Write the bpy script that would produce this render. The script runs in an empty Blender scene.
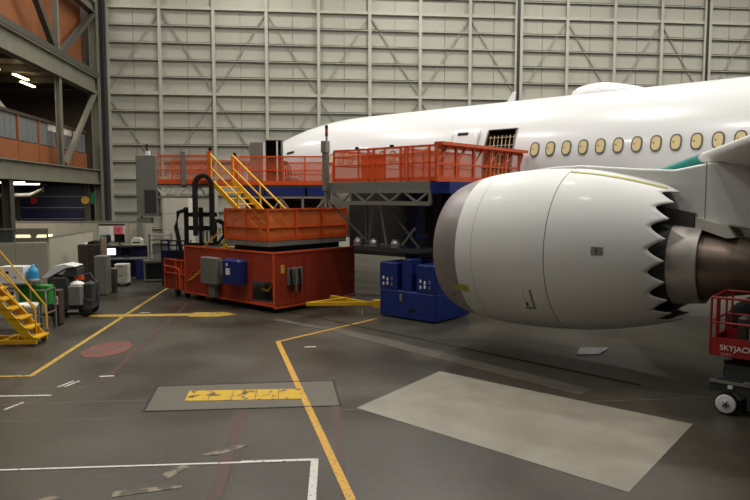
import bpy, bmesh, math, random
from mathutils import Vector, Matrix
random.seed(7)
PI = math.pi
scene = bpy.context.scene
COL = scene.collection

# ------------------------------------------------------------------ camera
cam_d = bpy.data.cameras.new('camera'); cam = bpy.data.objects.new('camera', cam_d); COL.objects.link(cam)
cam.location = (0, 0, 4.05)
cam.rotation_euler = (PI/2 - 0.0816, 0, 0)
cam_d.sensor_width = 36; cam_d.lens = 656.5/750*36; cam_d.clip_end = 300
scene.camera = cam
# ------------------------------------------------------------------ world, exposure
w = bpy.data.worlds.new('world'); scene.world = w; w.use_nodes = True
bg = w.node_tree.nodes['Background']
bg.inputs[0].default_value = (1.0, 0.96, 0.88, 1); bg.inputs[1].default_value = 0.016
vs = scene.view_settings
vs.view_transform = 'Standard'; vs.look = 'None'; vs.gamma = 1; vs.use_curve_mapping = False
vs.exposure = 0.0
# ------------------------------------------------------------------ high bay lamps of the hangar roof
def high_bay(x, y, z, watt, size=1.3):
    d = bpy.data.lights.new('high_bay_lamp', 'AREA'); d.shape = 'DISK'; d.size = size; d.energy = watt
    d.color = (1.0, 0.965, 0.90)
    o = bpy.data.objects.new('high_bay_lamp', d); COL.objects.link(o); o.location = (x, y, z)
LAMP_W = 735
for iy in range(6):
    for ix in range(7):
        if iy < 2 and ix > 3: continue            # front right lamps left out to darken the floor under the wing
        high_bay(-33 + ix*11 + (iy % 2)*3, -6 + iy*9.6, 22, LAMP_W*(0.22, 0.42, 0.9, 1.2, 1.25, 1.15)[iy]*(0.35, 0.5, 0.85, 1.1, 1.1, 1.1, 1.1)[ix])

# ------------------------------------------------------------------ frames of reference
TH = 0.1031                       # hangar axis
PS = 0.7118                       # aircraft axis
C0 = Vector((7.643, 26.275, 0))   # ground point under the aircraft axis at the first cabin window
A = Vector((math.cos(PS), -math.sin(PS), 0)); N = Vector((-math.sin(PS), -math.cos(PS), 0))
def ac(s, t, z=0.0):              # aircraft frame: s aft, t towards the port side
    p = C0 + A*s + N*t; p.z = z; return p
HU = Vector((math.cos(TH), math.sin(TH), 0)); HD = Vector((-math.sin(TH), math.cos(TH), 0))
def hg(u, d, z=0.0):              # hangar frame: u along the door wall, d towards it
    p = HU*u + HD*d; p.z = z; return p

# ------------------------------------------------------------------ materials
def lin(c):
    return tuple(((v/12.92) if v <= 0.04045 else ((v+0.055)/1.055)**2.4) for v in [x/255 for x in c])
MATS = {}
def mat(name, rgb, rough=0.55, metal=0.0, var=0.10, scale=6.0, bump=0.0, coat=0.0, alpha=None, emit=0.0, spec=0.5):
    m = bpy.data.materials.new(name); m.use_nodes = True; nt = m.node_tree; b = nt.nodes['Principled BSDF']
    c = lin(rgb)
    tc = nt.nodes.new('ShaderNodeTexCoord'); nz = nt.nodes.new('ShaderNodeTexNoise')
    nz.inputs['Scale'].default_value = scale; nz.inputs['Detail'].default_value = 5
    nt.links.new(tc.outputs['Object'], nz.inputs['Vector'])
    rp = nt.nodes.new('ShaderNodeValToRGB')
    rp.color_ramp.elements[0].position = 0.3; rp.color_ramp.elements[1].position = 0.7
    rp.color_ramp.elements[0].color = (*[v*(1-var) for v in c], 1)
    rp.color_ramp.elements[1].color = (*[min(1, v*(1+var)) for v in c], 1)
    nt.links.new(nz.outputs['Fac'], rp.inputs['Fac']); nt.links.new(rp.outputs['Color'], b.inputs['Base Color'])
    b.inputs['Roughness'].default_value = rough; b.inputs['Metallic'].default_value = metal
    b.inputs['Specular IOR Level'].default_value = spec
    if coat: b.inputs['Coat Weight'].default_value = coat; b.inputs['Coat Roughness'].default_value = 0.12
    if bump:
        bp = nt.nodes.new('ShaderNodeBump'); bp.inputs['Strength'].default_value = bump
        nt.links.new(nz.outputs['Fac'], bp.inputs['Height']); nt.links.new(bp.outputs['Normal'], b.inputs['Normal'])
    if alpha is not None: b.inputs['Alpha'].default_value = alpha
    if emit:
        b.inputs['Emission Color'].default_value = (*c, 1); b.inputs['Emission Strength'].default_value = emit
    MATS[name] = m; return m
WHITE = mat('aircraft_white', (226, 227, 226), 0.30, var=0.015, scale=0.4, coat=0.3)
NAC = mat('nacelle_white', (228, 228, 225), 0.5, var=0.02, scale=0.5, coat=0.05)
LIP = mat('inlet_lip_grey', (150, 144, 142), 0.38, metal=0.35, var=0.04, scale=1.5)
DKMETAL = mat('dark_exhaust_metal', (140, 124, 112), 0.38, metal=0.75, var=0.15, scale=3)
COREM = mat('core_cowl_metal', (192, 184, 176), 0.42, metal=0.4, var=0.08, scale=3)
SHIELD = mat('heat_shield_metal', (112, 110, 108), 0.38, metal=0.7, var=0.1, scale=4)
DUCT = mat('duct_shade', (58, 60, 56), 0.5, var=0.2, scale=5)  # dark tone carries the shadow inside the fan duct
TEAL = mat('teal_primer', (30, 140, 130), 0.45)
WINGM = mat('wing_grey', (178, 172, 166), 0.4, var=0.03, scale=1)
PYL = mat('pylon_grey', (222, 221, 217), 0.4, var=0.03, scale=1)
CREAM = mat('window_cover_cream', (226, 206, 150), 0.6, var=0.05)
FRAMEM = mat('window_frame_grey', (96, 92, 88), 0.5)
BLACK = mat('black', (18, 18, 18), 0.5)
SEAM = mat('panel_seam', (120, 118, 114), 0.6)
YGREEN = mat('yellow_green_tape', (176, 172, 62), 0.5)
ORANGE = mat('orange_paint', (218, 88, 36), 0.45, var=0.10, scale=3)
REDOR = mat('red_orange_paint', (164, 56, 34), 0.5, var=0.12, scale=2)
NET = mat('orange_netting', (216, 104, 54), 0.7, alpha=0.28)
RNET = mat('red_netting', (166, 60, 38), 0.7, alpha=0.78)
ONET = mat('orange_sheet_netting', (214, 110, 46), 0.7, alpha=0.72)
GALV = mat('galvanised_grey', (140, 138, 128), 0.5, metal=0.3, var=0.12, scale=5)
GREY = mat('grey_paint', (120, 120, 112), 0.5, var=0.08)
DGREY = mat('dark_grey_paint', (58, 60, 62), 0.5, var=0.12)
BLUE = mat('blue_paint', (24, 44, 112), 0.4, var=0.12, scale=3)
DBLUE = mat('dark_blue_paint', (20, 30, 72), 0.45, var=0.12)
YEL = mat('yellow_paint', (228, 176, 30), 0.45, var=0.08)
WALLP = mat('wall_panel', (159, 157, 144), 0.6, var=0.04, scale=0.6)
WALLG = mat('wall_steel', (166, 164, 151), 0.55, var=0.05, scale=1)
WALLB = mat('wall_brace', (140, 137, 124), 0.6)
STEEL = mat('mezzanine_steel', (116, 114, 99), 0.55, var=0.1, scale=1)
STEELD = mat('mezzanine_steel_dark', (74, 72, 64), 0.6, var=0.15)
RUST = mat('orange_brown_panel', (142, 84, 46), 0.6, var=0.08, scale=1)
BROWN = mat('dark_brown', (66, 54, 44), 0.6, var=0.15)
PANELG = mat('grey_infill', (110, 112, 112), 0.6, var=0.1)
TAN = mat('partition_beige', (176, 170, 152), 0.7, var=0.05)
OFFW = mat('off_white', (214, 210, 196), 0.55, var=0.04)
CLEANW = mat('clean_white', (235, 235, 232), 0.4, var=0.02)
GREEN = mat('green_plastic', (44, 132, 44), 0.5)
CYAN = mat('cyan_plastic', (50, 150, 200), 0.4)
SILV = mat('silver_metal', (170, 170, 166), 0.35, metal=0.7, var=0.06)
SCREEN = mat('lit_screen', (235, 240, 250), 0.4, emit=1.4)
TUBE = mat('fluorescent_or_fill_glow', (255, 232, 180), 0.4, emit=6.0)
REDL = mat('lift_red', (150, 30, 30), 0.45, var=0.1)
RUBBER = mat('rubber', (26, 26, 26), 0.8)
PINK = mat('poster_pink', (220, 100, 116), 0.6)
TEALP = mat('poster_teal', (90, 150, 156), 0.6)
SIGNY = mat('sign_yellow', (214, 170, 60), 0.5)
REDS = mat('sign_red', (200, 30, 44), 0.5)
DGREEN = mat('sign_green', (20, 92, 60), 0.5)
BLKGLASS = mat('black_glass', (14, 14, 16), 0.15)
SHADE = mat('shade_sheet_dark', (40, 38, 34), 0.8)  # for the dark sheets that stand in for shade under the decks
def glass_mat():
    m = bpy.data.materials.new('partition_glass'); m.use_nodes = True; b = m.node_tree.nodes['Principled BSDF']
    b.inputs['Base Color'].default_value = (0.10, 0.11, 0.11, 1); b.inputs['Roughness'].default_value = 0.06
    b.inputs['Alpha'].default_value = 0.55; return m
GLASS = glass_mat()
# floor markings: worn paint
def worn(name, rgb, wear=0.42, scale=9.0, under=(82, 76, 66)):
    m = mat(name, rgb, 0.5); nt = m.node_tree; b = nt.nodes['Principled BSDF']
    nz = nt.nodes.new('ShaderNodeTexNoise'); nz.inputs['Scale'].default_value = scale; nz.inputs['Detail'].default_value = 6
    tc = nt.nodes.new('ShaderNodeTexCoord'); nt.links.new(tc.outputs['Object'], nz.inputs['Vector'])
    rp = nt.nodes.new('ShaderNodeValToRGB'); rp.color_ramp.elements[0].position = wear-0.04; rp.color_ramp.elements[1].position = wear+0.04
    rp.color_ramp.elements[0].color = (*lin(under), 1); rp.color_ramp.elements[1].color = (*lin(rgb), 1)
    nt.links.new(nz.outputs['Fac'], rp.inputs['Fac']); nt.links.new(rp.outputs['Color'], b.inputs['Base Color'])
    return m
LINEY = worn('worn_yellow_line', (194, 160, 64), 0.40)
LINEYW = worn('yellow_tape_line', (214, 162, 48), 0.42, 22, (150, 124, 70))
LINEW = worn('worn_white_line', (214, 208, 200), 0.36, 12)
PLATEY = worn('worn_yellow_plate', (208, 168, 30), 0.42, 5, (70, 62, 40))
SIGNR = worn('worn_red_sign', (126, 70, 60), 0.46, 5)
SIGNP = worn('worn_pink_lettering', (150, 112, 100), 0.5, 6)
RUSTS = worn('rust_strip', (82, 54, 48), 0.45, 3, (66, 56, 50))
PATCH = mat('concrete_patch', (142, 136, 122), 0.6, var=0.12, scale=1.3)
BAND = mat('concrete_band', (86, 81, 70), 0.55, var=0.15, scale=1.2)
JOINT = mat('floor_joint', (112, 104, 92), 0.6, var=0.15)
PIT = mat('pit_cover', (98, 92, 80), 0.5, var=0.1)
DARKJ = mat('dark_joint', (28, 26, 24), 0.6)
def floor_mat():
    m = bpy.data.materials.new('floor_concrete'); m.use_nodes = True; nt = m.node_tree; b = nt.nodes['Principled BSDF']
    tc = nt.nodes.new('ShaderNodeTexCoord')
    n1 = nt.nodes.new('ShaderNodeTexNoise'); n1.inputs['Scale'].default_value = 0.35; n1.inputs['Detail'].default_value = 6
    n2 = nt.nodes.new('ShaderNodeTexNoise'); n2.inputs['Scale'].default_value = 6; n2.inputs['Detail'].default_value = 8
    for n in (n1, n2): nt.links.new(tc.outputs['Object'], n.inputs['Vector'])
    mx = nt.nodes.new('ShaderNodeMath'); mx.operation = 'MULTIPLY_ADD'; mx.inputs[1].default_value = 0.35; 
    nt.links.new(n2.outputs['Fac'], mx.inputs[0]); nt.links.new(n1.outputs['Fac'], mx.inputs[2])
    rp = nt.nodes.new('ShaderNodeValToRGB'); rp.color_ramp.elements[0].position = 0.50; rp.color_ramp.elements[1].position = 0.85
    rp.color_ramp.elements[0].color = (*lin((54, 50, 41)), 1); rp.color_ramp.elements[1].color = (*lin((80, 75, 64)), 1)
    nt.links.new(mx.outputs[0], rp.inputs['Fac']); nt.links.new(rp.outputs['Color'], b.inputs['Base Color'])
    rr = nt.nodes.new('ShaderNodeMapRange'); rr.inputs[1].default_value = 0.3; rr.inputs[2].default_value = 0.7
    rr.inputs[3].default_value = 0.30; rr.inputs[4].default_value = 0.48
    nt.links.new(n1.outputs['Fac'], rr.inputs[0]); nt.links.new(rr.outputs[0], b.inputs['Roughness'])
    bp = nt.nodes.new('ShaderNodeBump'); bp.inputs['Strength'].default_value = 0.06
    nt.links.new(n2.outputs['Fac'], bp.inputs['Height']); nt.links.new(bp.outputs['Normal'], b.inputs['Normal'])
    return m
FLOORM = floor_mat()

# ------------------------------------------------------------------ mesh helpers
class MB:
    def __init__(s): s.v = []; s.f = []; s.sm = []
    def add(s, vs_, fs_, smooth=False):
        o = len(s.v); s.v += [tuple(v) for v in vs_]; s.f += [tuple(i+o for i in f) for f in fs_]; s.sm += [smooth]*len(fs_); return s
    def box(s, x0, x1, y0, y1, z0, z1):
        v = [(x, y, z) for z in (z0, z1) for y in (y0, y1) for x in (x0, x1)]
        return s.add(v, [(0, 2, 3, 1), (4, 5, 7, 6), (0, 1, 5, 4), (2, 6, 7, 3), (0, 4, 6, 2), (1, 3, 7, 5)])
    def cham(s, x0, x1, y0, y1, z0, z1, c):                 # box with chamfered vertical and top edges
        q = [(x0+c, y0), (x1-c, y0), (x1, y0+c), (x1, y1-c), (x1-c, y1), (x0+c, y1), (x0, y1-c), (x0, y0+c)]
        cx, cy = (x0+x1)/2, (y0+y1)/2
        def inset(p): return (p[0]+(c if p[0] < cx else -c), p[1]+(c if p[1] < cy else -c))
        v = [(*p, z0) for p in q]+[(*p, z1-c) for p in q]+[(*inset(p), z1) for p in q]
        f = [tuple(range(7, -1, -1)), tuple(range(16, 24))]
        for r in (0, 8):
            for i in range(8): f.append((r+i, r+(i+1) % 8, r+8+(i+1) % 8, r+8+i))
        return s.add(v, f)
    def bar(s, p, q, w_, h_=None, up=(0, 0, 1)):
        h_ = h_ or w_; p = Vector(p); q = Vector(q); d = (q-p).normalized(); u = Vector(up)
        if abs(d.dot(u)) > 0.99: u = Vector((1, 0, 0))
        a = d.cross(u).normalized()*w_/2; b = a.cross(d).normalized()*h_/2
        v = [e+i*a+j*b for e in (p, q) for (i, j) in ((-1, -1), (1, -1), (1, 1), (-1, 1))]
        return s.add(v, [(3, 2, 1, 0), (4, 5, 6, 7), (0, 1, 5, 4), (1, 2, 6, 5), (2, 3, 7, 6), (3, 0, 4, 7)])
    def tube(s, pts, r, n=8):
        pts = [Vector(p) for p in pts]; rings = []
        for i, p in enumerate(pts):
            d = (pts[min(i+1, len(pts)-1)]-pts[max(i-1, 0)]).normalized()
            u = Vector((0, 0, 1)) if abs(d.z) < 0.95 else Vector((1, 0, 0))
            a = d.cross(u).normalized(); b = a.cross(d)
            rings.append([p+a*r*math.cos(2*PI*k/n)+b*r*math.sin(2*PI*k/n) for k in range(n)])
        v = [x for rg in rings for x in rg]; f = []
        for i in range(len(pts)-1):
            for k in range(n): f.append((i*n+k, i*n+(k+1) % n, (i+1)*n+(k+1) % n, (i+1)*n+k))
        s.add(v, f, True); s.add(rings[0], [tuple(range(n))]); s.add(rings[-1], [tuple(range(n-1, -1, -1))]); return s
    def lathe(s, prof, n=24, c=(0, 0, 0), axis='z', smooth=True):
        v = []; f = []
        for (r, h) in prof:
            for k in range(n):
                a = 2*PI*k/n; x, y = r*math.cos(a), r*math.sin(a)
                p = (x, y, h) if axis == 'z' else ((h, x, y) if axis == 'x' else (y, h, x))
                v.append((p[0]+c[0], p[1]+c[1], p[2]+c[2]))
        for i in range(len(prof)-1):
            for k in range(n): f.append((i*n+k, i*n+(k+1) % n, (i+1)*n+(k+1) % n, (i+1)*n+k))
        return s.add(v, f, smooth)
    def prism(s, poly, a, b, axis='y'):                     # poly extruded along an axis
        def P(p, h): return (p[0], h, p[1]) if axis == 'y' else ((p[0], p[1], h) if axis == 'z' else (h, p[0], p[1]))
        n = len(poly); v = [P(p, a) for p in poly]+[P(p, b) for p in poly]
        f = [tuple(range(n)), tuple(range(2*n-1, n-1, -1))]+[(i, n+i, n+(i+1) % n, (i+1) % n) for i in range(n)]
        return s.add(v, f)
    def mesh(s, name, m):
        me = bpy.data.meshes.new(name); me.from_pydata(s.v, [], s.f)
        me.polygons.foreach_set('use_smooth', s.sm); me.materials.append(m)
        bm = bmesh.new(); bm.from_mesh(me); bmesh.ops.recalc_face_normals(bm, faces=bm.faces); bm.to_mesh(me); bm.free()
        me.update(); return me
    def build(s, name, m, parent=None):
        return link(name, s.mesh(name, m), parent)
def link(name, me, parent=None):
    o = bpy.data.objects.new(name, me); COL.objects.link(o)
    if parent is not None: o.parent = parent
    return o
def tag(o, label=None, cat=None, group=None, kind=None):
    if label: o['label'] = label
    if cat: o['category'] = cat
    if group: o['group'] = group
    if kind: o['kind'] = kind
    return o
def thing(name, loc, rz, label, cat, group=None):
    o = bpy.data.objects.new(name, None); COL.objects.link(o); o.location = loc; o.rotation_euler = (0, 0, rz)
    o.empty_display_size = 0.3
    return tag(o, label, cat, group)
def box(name, m, p, x0, x1, y0, y1, z0, z1): return MB().box(x0, x1, y0, y1, z0, z1).build(name, m, p)
def cham(name, m, p, x0, x1, y0, y1, z0, z1, c=0.02): return MB().cham(x0, x1, y0, y1, z0, z1, c).build(name, m, p)
def bar(name, m, p, a, b, w_, h_=None): return MB().bar(a, b, w_, h_).build(name, m, p)
def tube(name, m, p, pts, r, n=8): return MB().tube(pts, r, n).build(name, m, p)
def text(name, m, p, body, size, mw, depth=0.004):          # flat print in the local XZ plane set by matrix mw
    cu = bpy.data.curves.new(name, 'FONT'); cu.body = body; cu.size = size; cu.extrude = depth; cu.align_x = 'LEFT'
    t = bpy.data.objects.new(name, cu); COL.objects.link(t)
    bpy.context.view_layer.update()
    me = bpy.data.meshes.new_from_object(t.evaluated_get(bpy.context.evaluated_depsgraph_get()))
    bpy.data.objects.remove(t); me.materials.clear(); me.materials.append(m)
    o = link(name, me, p); o.matrix_local = mw; return o
def railing(p, pts, z0, h, m, net=None, step=1.25, mids=(0.5,), toe=0.14, r=0.055, closed=False):
    pts = [Vector((*q, 0)) for q in pts]
    segs = list(zip(pts[:-1], pts[1:]))
    for a, b in segs:
        d = (b-a); n = max(1, round(d.length/step))
        Z = lambda q, z: (q.x, q.y, z)
        bar('top_rail', m, p, Z(a, z0+h), Z(b, z0+h), r, r*1.2)
        for f in mids: bar('mid_rail', m, p, Z(a, z0+h*f), Z(b, z0+h*f), r*0.8)
        if toe: bar('toe_board', m, p, Z(a, z0+toe/2), Z(b, z0+toe/2), 0.025, toe)
        for k in range(n+1):
            if k == n and (a, b) is not segs[-1] and segs[-1] != (a, b): continue
            q = a+d*k/n; bar('post', m, p, Z(q, z0), Z(q, z0+h), r)
        if net:
            nb = MB(); o_ = Vector((-d.y, d.x, 0)).normalized()*0.03
            nb.bar(Z(a+o_, z0+h/2), Z(b+o_, z0+h/2), 0.006, h*0.96); nb.build('netting', net, p)

# ================================================================== SETTING
floor = tag(MB().box(-60, 60, -12, 62, -0.3, 0).build('floor', FLOORM), kind='structure')
MARK = [0]
def lift_z(z): MARK[0] += 1; return z+MARK[0]*0.00012
def strip(name, m, a, b, wdt, z=0.004, label=None):
    z = lift_z(z)
    a = Vector((*a, z/2)); b = Vector((*b, z/2)); o = bar(name, m, floor, a, b, wdt, z)
    if label: o['label'] = label
    return o
def poly(name, m, pts, z=0.005, label=None):
    z = lift_z(z)
    o = MB().prism(pts, 0.0, z, 'z').build(name, m, floor)
    if label: o['label'] = label
    return o
# concrete joints along and across the hangar
def P2(v): return (v.x, v.y)
for d_, u0, u1 in ((13.2, -22, -4.2), (12.15, -22, -4.6), (12.2, -0.9, 12), (14.3, -22, -6.2)):
    strip('expansion_joint', JOINT, P2(hg(u0+d_*.1, d_)), P2(hg(u1+d_*.1, d_)), 0.03, 0.003)
strip('rust_joint', RUSTS, (-1.95, 6.2), (-2.5, 12.1), 0.20, 0.004)
strip('rust_joint', RUSTS, (-0.92, 14.3), (-0.42, 8.6), 0.12, 0.004)
strip('rust_joint', RUSTS, (-5.95, 14.0), (-7.4, 27.5), 0.13, 0.004)
# pit cover with yellow plate
poly('pit_cover', PIT, [(-4.37, 12.1), (-0.67, 12.45), (-0.92, 14.2), (-4.65, 13.75)], 0.004)
for a, b in (((-4.37, 12.1), (-0.67, 12.45)), ((-0.67, 12.45), (-0.92, 14.2)), ((-0.92, 14.2), (-4.65, 13.75)), ((-4.65, 13.75), (-4.37, 12.1))):
    strip('pit_frame', DARKJ, a, b, 0.05, 0.008)
a, b, c, d = Vector((-3.78, 12.72)), Vector((-1.48, 12.86)), Vector((-1.55, 13.55)), Vector((-3.88, 13.40))
for i in range(5):                                           # five cover plates
    f0, f1 = i/5+0.004, (i+1)/5-0.004
    poly('yellow_plate', PLATEY, [tuple(a.lerp(b, f0)), tuple(a.lerp(b, f1)), tuple(d.lerp(c, f1)), tuple(d.lerp(c, f0))], 0.010)
poly('concrete_patch', PATCH, [(-0.35, 12.31), (3.48, 8.70), (5.66, 11.40), (1.5, 14.95)], 0.004, 'pale rectangular concrete patch in the dark floor')
# painted lines
strip('yellow_tape', LINEYW, (0.03, 21.5), (-2.68, 18.1), 0.10, 0.006)
strip('yellow_tape', LINEYW, (-2.72, 18.1), (-0.05, 7.4), 0.13, 0.006)
strip('yellow_line', LINEY, (-7.78, 14.56), (-9.35, 30.5), 0.13, 0.005)
strip('yellow_line', LINEY, (-10.2, 14.35), (-7.75, 14.56), 0.12, 0.006)
strip('yellow_walkway', LINEY, (-9.9, 22.0), (-5.2, 22.35), 0.42, 0.006)
poly('yellow_walkway_end', LINEY, [(-6.3, 21.85), (-5.3, 21.9), (-4.75, 22.3), (-5.25, 22.75), (-6.3, 22.65)], 0.007)
strip('white_line', LINEW, (-7.2, 9.30), (-0.95, 9.80), 0.055, 0.006)
strip('white_line', LINEW, (-2.05, 9.725), (-0.95, 9.815), 0.085, 0.008)
strip('white_line', LINEW, (-0.93, 9.85), (-0.78, 7.4), 0.115, 0.007)
strip('white_line', LINEW, (-8.3, 13.0), (-6.6, 13.1), 0.07, 0.005)
for q in ((-6.75, 13.7), (-6.62, 13.7), (-7.05, 12.2)): strip('white_tick', LINEW, q, (q[0]+0.12, q[1]+0.45), 0.05, 0.005)
for q, r in (((-1.9, 17.4), .3), ((-8.2, 22.6), .35), ((-6.2, 14.5), .3)): strip('white_tick', LINEW, q, (q[0]+r, q[1]+.05), 0.08, 0.005)
# scuffs of old patching compound
for pts in ([(-2.72, 10.0), (-2.2, 10.45), (-2.05, 10.4), (-2.5, 9.98)], [(-3.0, 9.1), (-2.78, 9.55), (-2.9, 9.65), (-3.1, 9.3)], [(-3.55, 8.55), (-2.7, 8.85), (-2.72, 8.95), (-3.6, 8.72)], [(-4.5, 8.35), (-4.2, 8.5), (-4.3, 8.6), (-4.6, 8.5)]):
    poly('floor_scuff', worn('scuff', (140, 128, 108), 0.5, 5), pts, 0.003)
# worn bands and the drain slot beneath the wing
strip('drain_slot', DARKJ, (-2.99, 22.8), (5.71, 13.85), 0.10, 0.004)
strip('worn_band', BAND, (-1.6, 20.2), (4.38, 13.3), 0.55, 0.003)
strip('worn_band', BAND, (-3.3, 21.4), (0.75, 17.9), 0.30, 0.003)
poly('floor_access_plate', mat('plate_silver', (150, 150, 150), 0.4, metal=0.3), [(5.15, 16.5), (5.75, 16.55), (6.25, 17.25), (5.5, 17.3)], 0.02, 'pale metal access plate under the engine')
# worn red stop sign painted on the floor
o8 = [(math.cos(PI/8+k*PI/4)*0.62, math.sin(PI/8+k*PI/4)*0.98) for k in range(8)]
sg = MB().prism(o8, 0, 0.005, 'z').build('painted_sign', SIGNR, floor); sg.location = (-7.1, 17.15, 0.004)
text('sign_lettering', SIGNP, sg, 'STOP', 0.40, Matrix.Translation((-0.50, -0.12, 0.006)) @ Matrix.Diagonal((1, 1.3, 1, 1)), 0.001)

# ------------------------------------------------------------------ hangar door leaves behind the aircraft
BAY = 3.61; ROW = 1.157; HEAVY = 11.12
U_POST0 = -15.17*math.cos(TH)+46.09*math.sin(TH)+0.42; D_WALL = 15.17*math.sin(TH)+46.09*math.cos(TH)
Z0 = HEAVY-9*ROW; NROW = 17; ZT = Z0+NROW*ROW
pan_me = MB().box(-BAY/4+0.02, BAY/4-0.02, -0.02, 0.02, -ROW/2, ROW/2).mesh('panel', WALLP)
girt_me = MB().box(0, BAY, -0.24, 0, -0.025, 0.025).box(0, BAY, -0.24, -0.22, -0.08, 0.025).mesh('girt', WALLG)
hgirt_me = MB().box(0, BAY, -0.26, 0, -0.10, 0.10).mesh('girt', WALLG)
post_me = MB().box(-0.11, 0.11, -0.30, -0.27, 0, ZT).box(-0.03, 0.03, -0.28, 0, 0, ZT).box(-0.11, 0.11, -0.03, 0, 0, ZT).mesh('post', WALLG)
def door_leaf(n, k0, k1):
    u0 = U_POST0+k0*BAY; u1 = U_POST0+k1*BAY
    root = bpy.data.objects.new('door_%d' % n, MB().box(0.05, u1-u0-0.12, 0.05, 0.30, 0, ZT).mesh('door', WALLP)); COL.objects.link(root)
    root.location = hg(u0, D_WALL); root.rotation_euler = (0, 0, TH); root['kind'] = 'structure'
    nb = k1-k0
    for i in range(nb):
        for r in range(NROW):
            for h in (0, 1):
                if r == 0 and h == 1: continue
                if r == 0:
                    continue
                o = link('panel', pan_me, root); o.location = (i*BAY+BAY*(0.25+0.5*h), random.uniform(-0.008, 0.008), Z0+(r+0.5)*ROW)
        o = link('panel', MB().box(0.01, BAY-0.01, -0.02, 0.02, 0, Z0+ROW).mesh('panel', WALLP), root); o.location = (i*BAY, 0, 0)
        for r in range(1, NROW+1):
            z = Z0+r*ROW; heavy = (r-9) % 5 == 0
            o = link('girt', hgirt_me if heavy else girt_me, root); o.location = (i*BAY, 0, z)
    for i in range(nb+1):
        o = link('post', post_me, root); o.location = (i*BAY - (0.2 if i == nb else 0)+(0.17 if i == 0 else 0), 0, 0)
    for i in range(nb):
        for zt, odd in ((HEAVY+5*ROW, 0), (HEAVY, 1)):       # zig-zag braces, flipped tier by tier
            up = (i+k0+odd) % 2 == 0
            xa, xb = i*BAY+0.15, (i+1)*BAY-0.15
            za, zb = (zt-0.35, zt-5*ROW+0.25) if up else (zt-5*ROW+0.25, zt-0.35)
            bar('brace', WALLB, root, (xa, -0.10, za), (xb, -0.10, zb), 0.06, 0.10)
    if nb*(NROW-1)*2 > 300: print('too many panels', n)
    return root
door_leaf(1, -1, 7); door_leaf(2, 7, 11); door_leaf(3, 11, 20)
for n, k in ((1, 7), (2, 11)):
    tr = MB().box(-0.16, 0.02, -0.34, 0.1, 0, ZT).build('trim_%d' % n, BLACK); tr.location = hg(U_POST0+k*BAY, D_WALL); tr.rotation_euler = (0, 0, TH); tr['kind'] = 'structure'

# ------------------------------------------------------------------ mezzanine along the left side
U_M = -13.9
mz = MB().box(-32, -24, 20, 47, 0, 20).build('wall_left', BROWN); mz.rotation_euler = (0, 0, TH); mz['kind'] = 'structure'
def ibeam_v(u, d, z0, z1, w_=0.42):
    return MB().box(u-w_/2, u-w_/2+.05, d-w_/2, d+w_/2, z0, z1).box(u+w_/2-.05, u+w_/2, d-w_/2, d+w_/2, z0, z1).box(u-w_/2, u+w_/2, d-.04, d+.04, z0, z1)
ibeam_v(U_M, 46.0, 0, 20, 0.5).build('column', STEEL, mz); ibeam_v(U_M+0.42, 46.9, 0, 20, 0.16).build('column', STEELD, mz)
for d_ in (39.3, 31.0, 24): ibeam_v(U_M, d_, 5.8, 10.75, 0.3).build('column', STEEL, mz)
for d_ in (32.4, 24): ibeam_v(U_M, d_, 0, 4.8, 0.4).build('column', STEELD, mz)
for z0, z1, m_ in ((10.75, 11.85, STEEL), (16.0, 16.7, STEEL), (4.85, 5.8, STEEL)):
    MB().box(U_M-.05, U_M+.05, 20, 46.2, z0, z1).box(U_M-.25, U_M+.25, 20, 46.2, z0, z0+.06).box(U_M-.25, U_M+.25, 20, 46.2, z1-.06, z1).build('edge_beam', m_, mz)
bar('lower_chord', STEELD, mz, (U_M+.1, 20, 12.05), (U_M+.1, 46, 12.05), 0.35, 0.35)
for d_ in (39.3, 31.0): bar('truss_post', STEEL, mz, (U_M, d_, 11.9), (U_M, d_, 16.1), 0.28)
for a_, b_ in (((45.7, 15.9), (39.8, 12.2)), ((38.8, 12.2), (34.0, 16.4)), ((31.2, 12.2), (33.7, 16.4))):
    bar('truss_diagonal', STEELD, mz, (U_M+.05, a_[0], a_[1]), (U_M+.05, b_[0], b_[1]), 0.3, 0.28)
bar('knee_brace', STEEL, mz, (U_M+.1, 45.6, 10.9), (U_M+.1, 39.6, 5.9), 0.22, 0.3)
for k in range(7):                                           # orange cladding behind the truss
    d1 = 46.0-k*4
    box('cladding_panel', RUST, mz, U_M-.9, U_M-.8, d1-3.97, d1, 12.0, 16.6)
for k in range(9):                                           # balcony front: orange band and grey infill
    d1 = 45.6-k*2.6
    box('balcony_panel', RUST, mz, U_M-.65, U_M-.58, d1-2.58, d1, 5.85, 6.85)
    for j in range(4): box('infill_panel', PANELG, mz, U_M-.66, U_M-.62, d1-2.58+j*.62, d1-2.58+j*.62+.58, 6.9, 8.15)
    box('balcony_post', RUST, mz, U_M-.70, U_M-.55, d1-2.65, d1-2.5, 5.85, 8.3)
box('balcony_rail', BROWN, mz, U_M-.72, U_M-.52, 22, 45.6, 8.15, 8.32)
box('mezzanine_slab', BROWN, mz, -24, U_M-.3, 20, 46.5, 5.2, 5.6)
box('upper_slab', BROWN, mz, -24, U_M-.3, 20, 46.5, 11.2, 11.5)
box('end_wall', BROWN, mz, -24, U_M-.3, 46.6, 46.9, 0, 20)
for k in range(6): bar('ceiling_joist', STEELD, mz, (U_M-.4, 24+k*3.6, 11.0), (-23, 24+k*3.6, 11.0), 0.2, 0.35)
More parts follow.
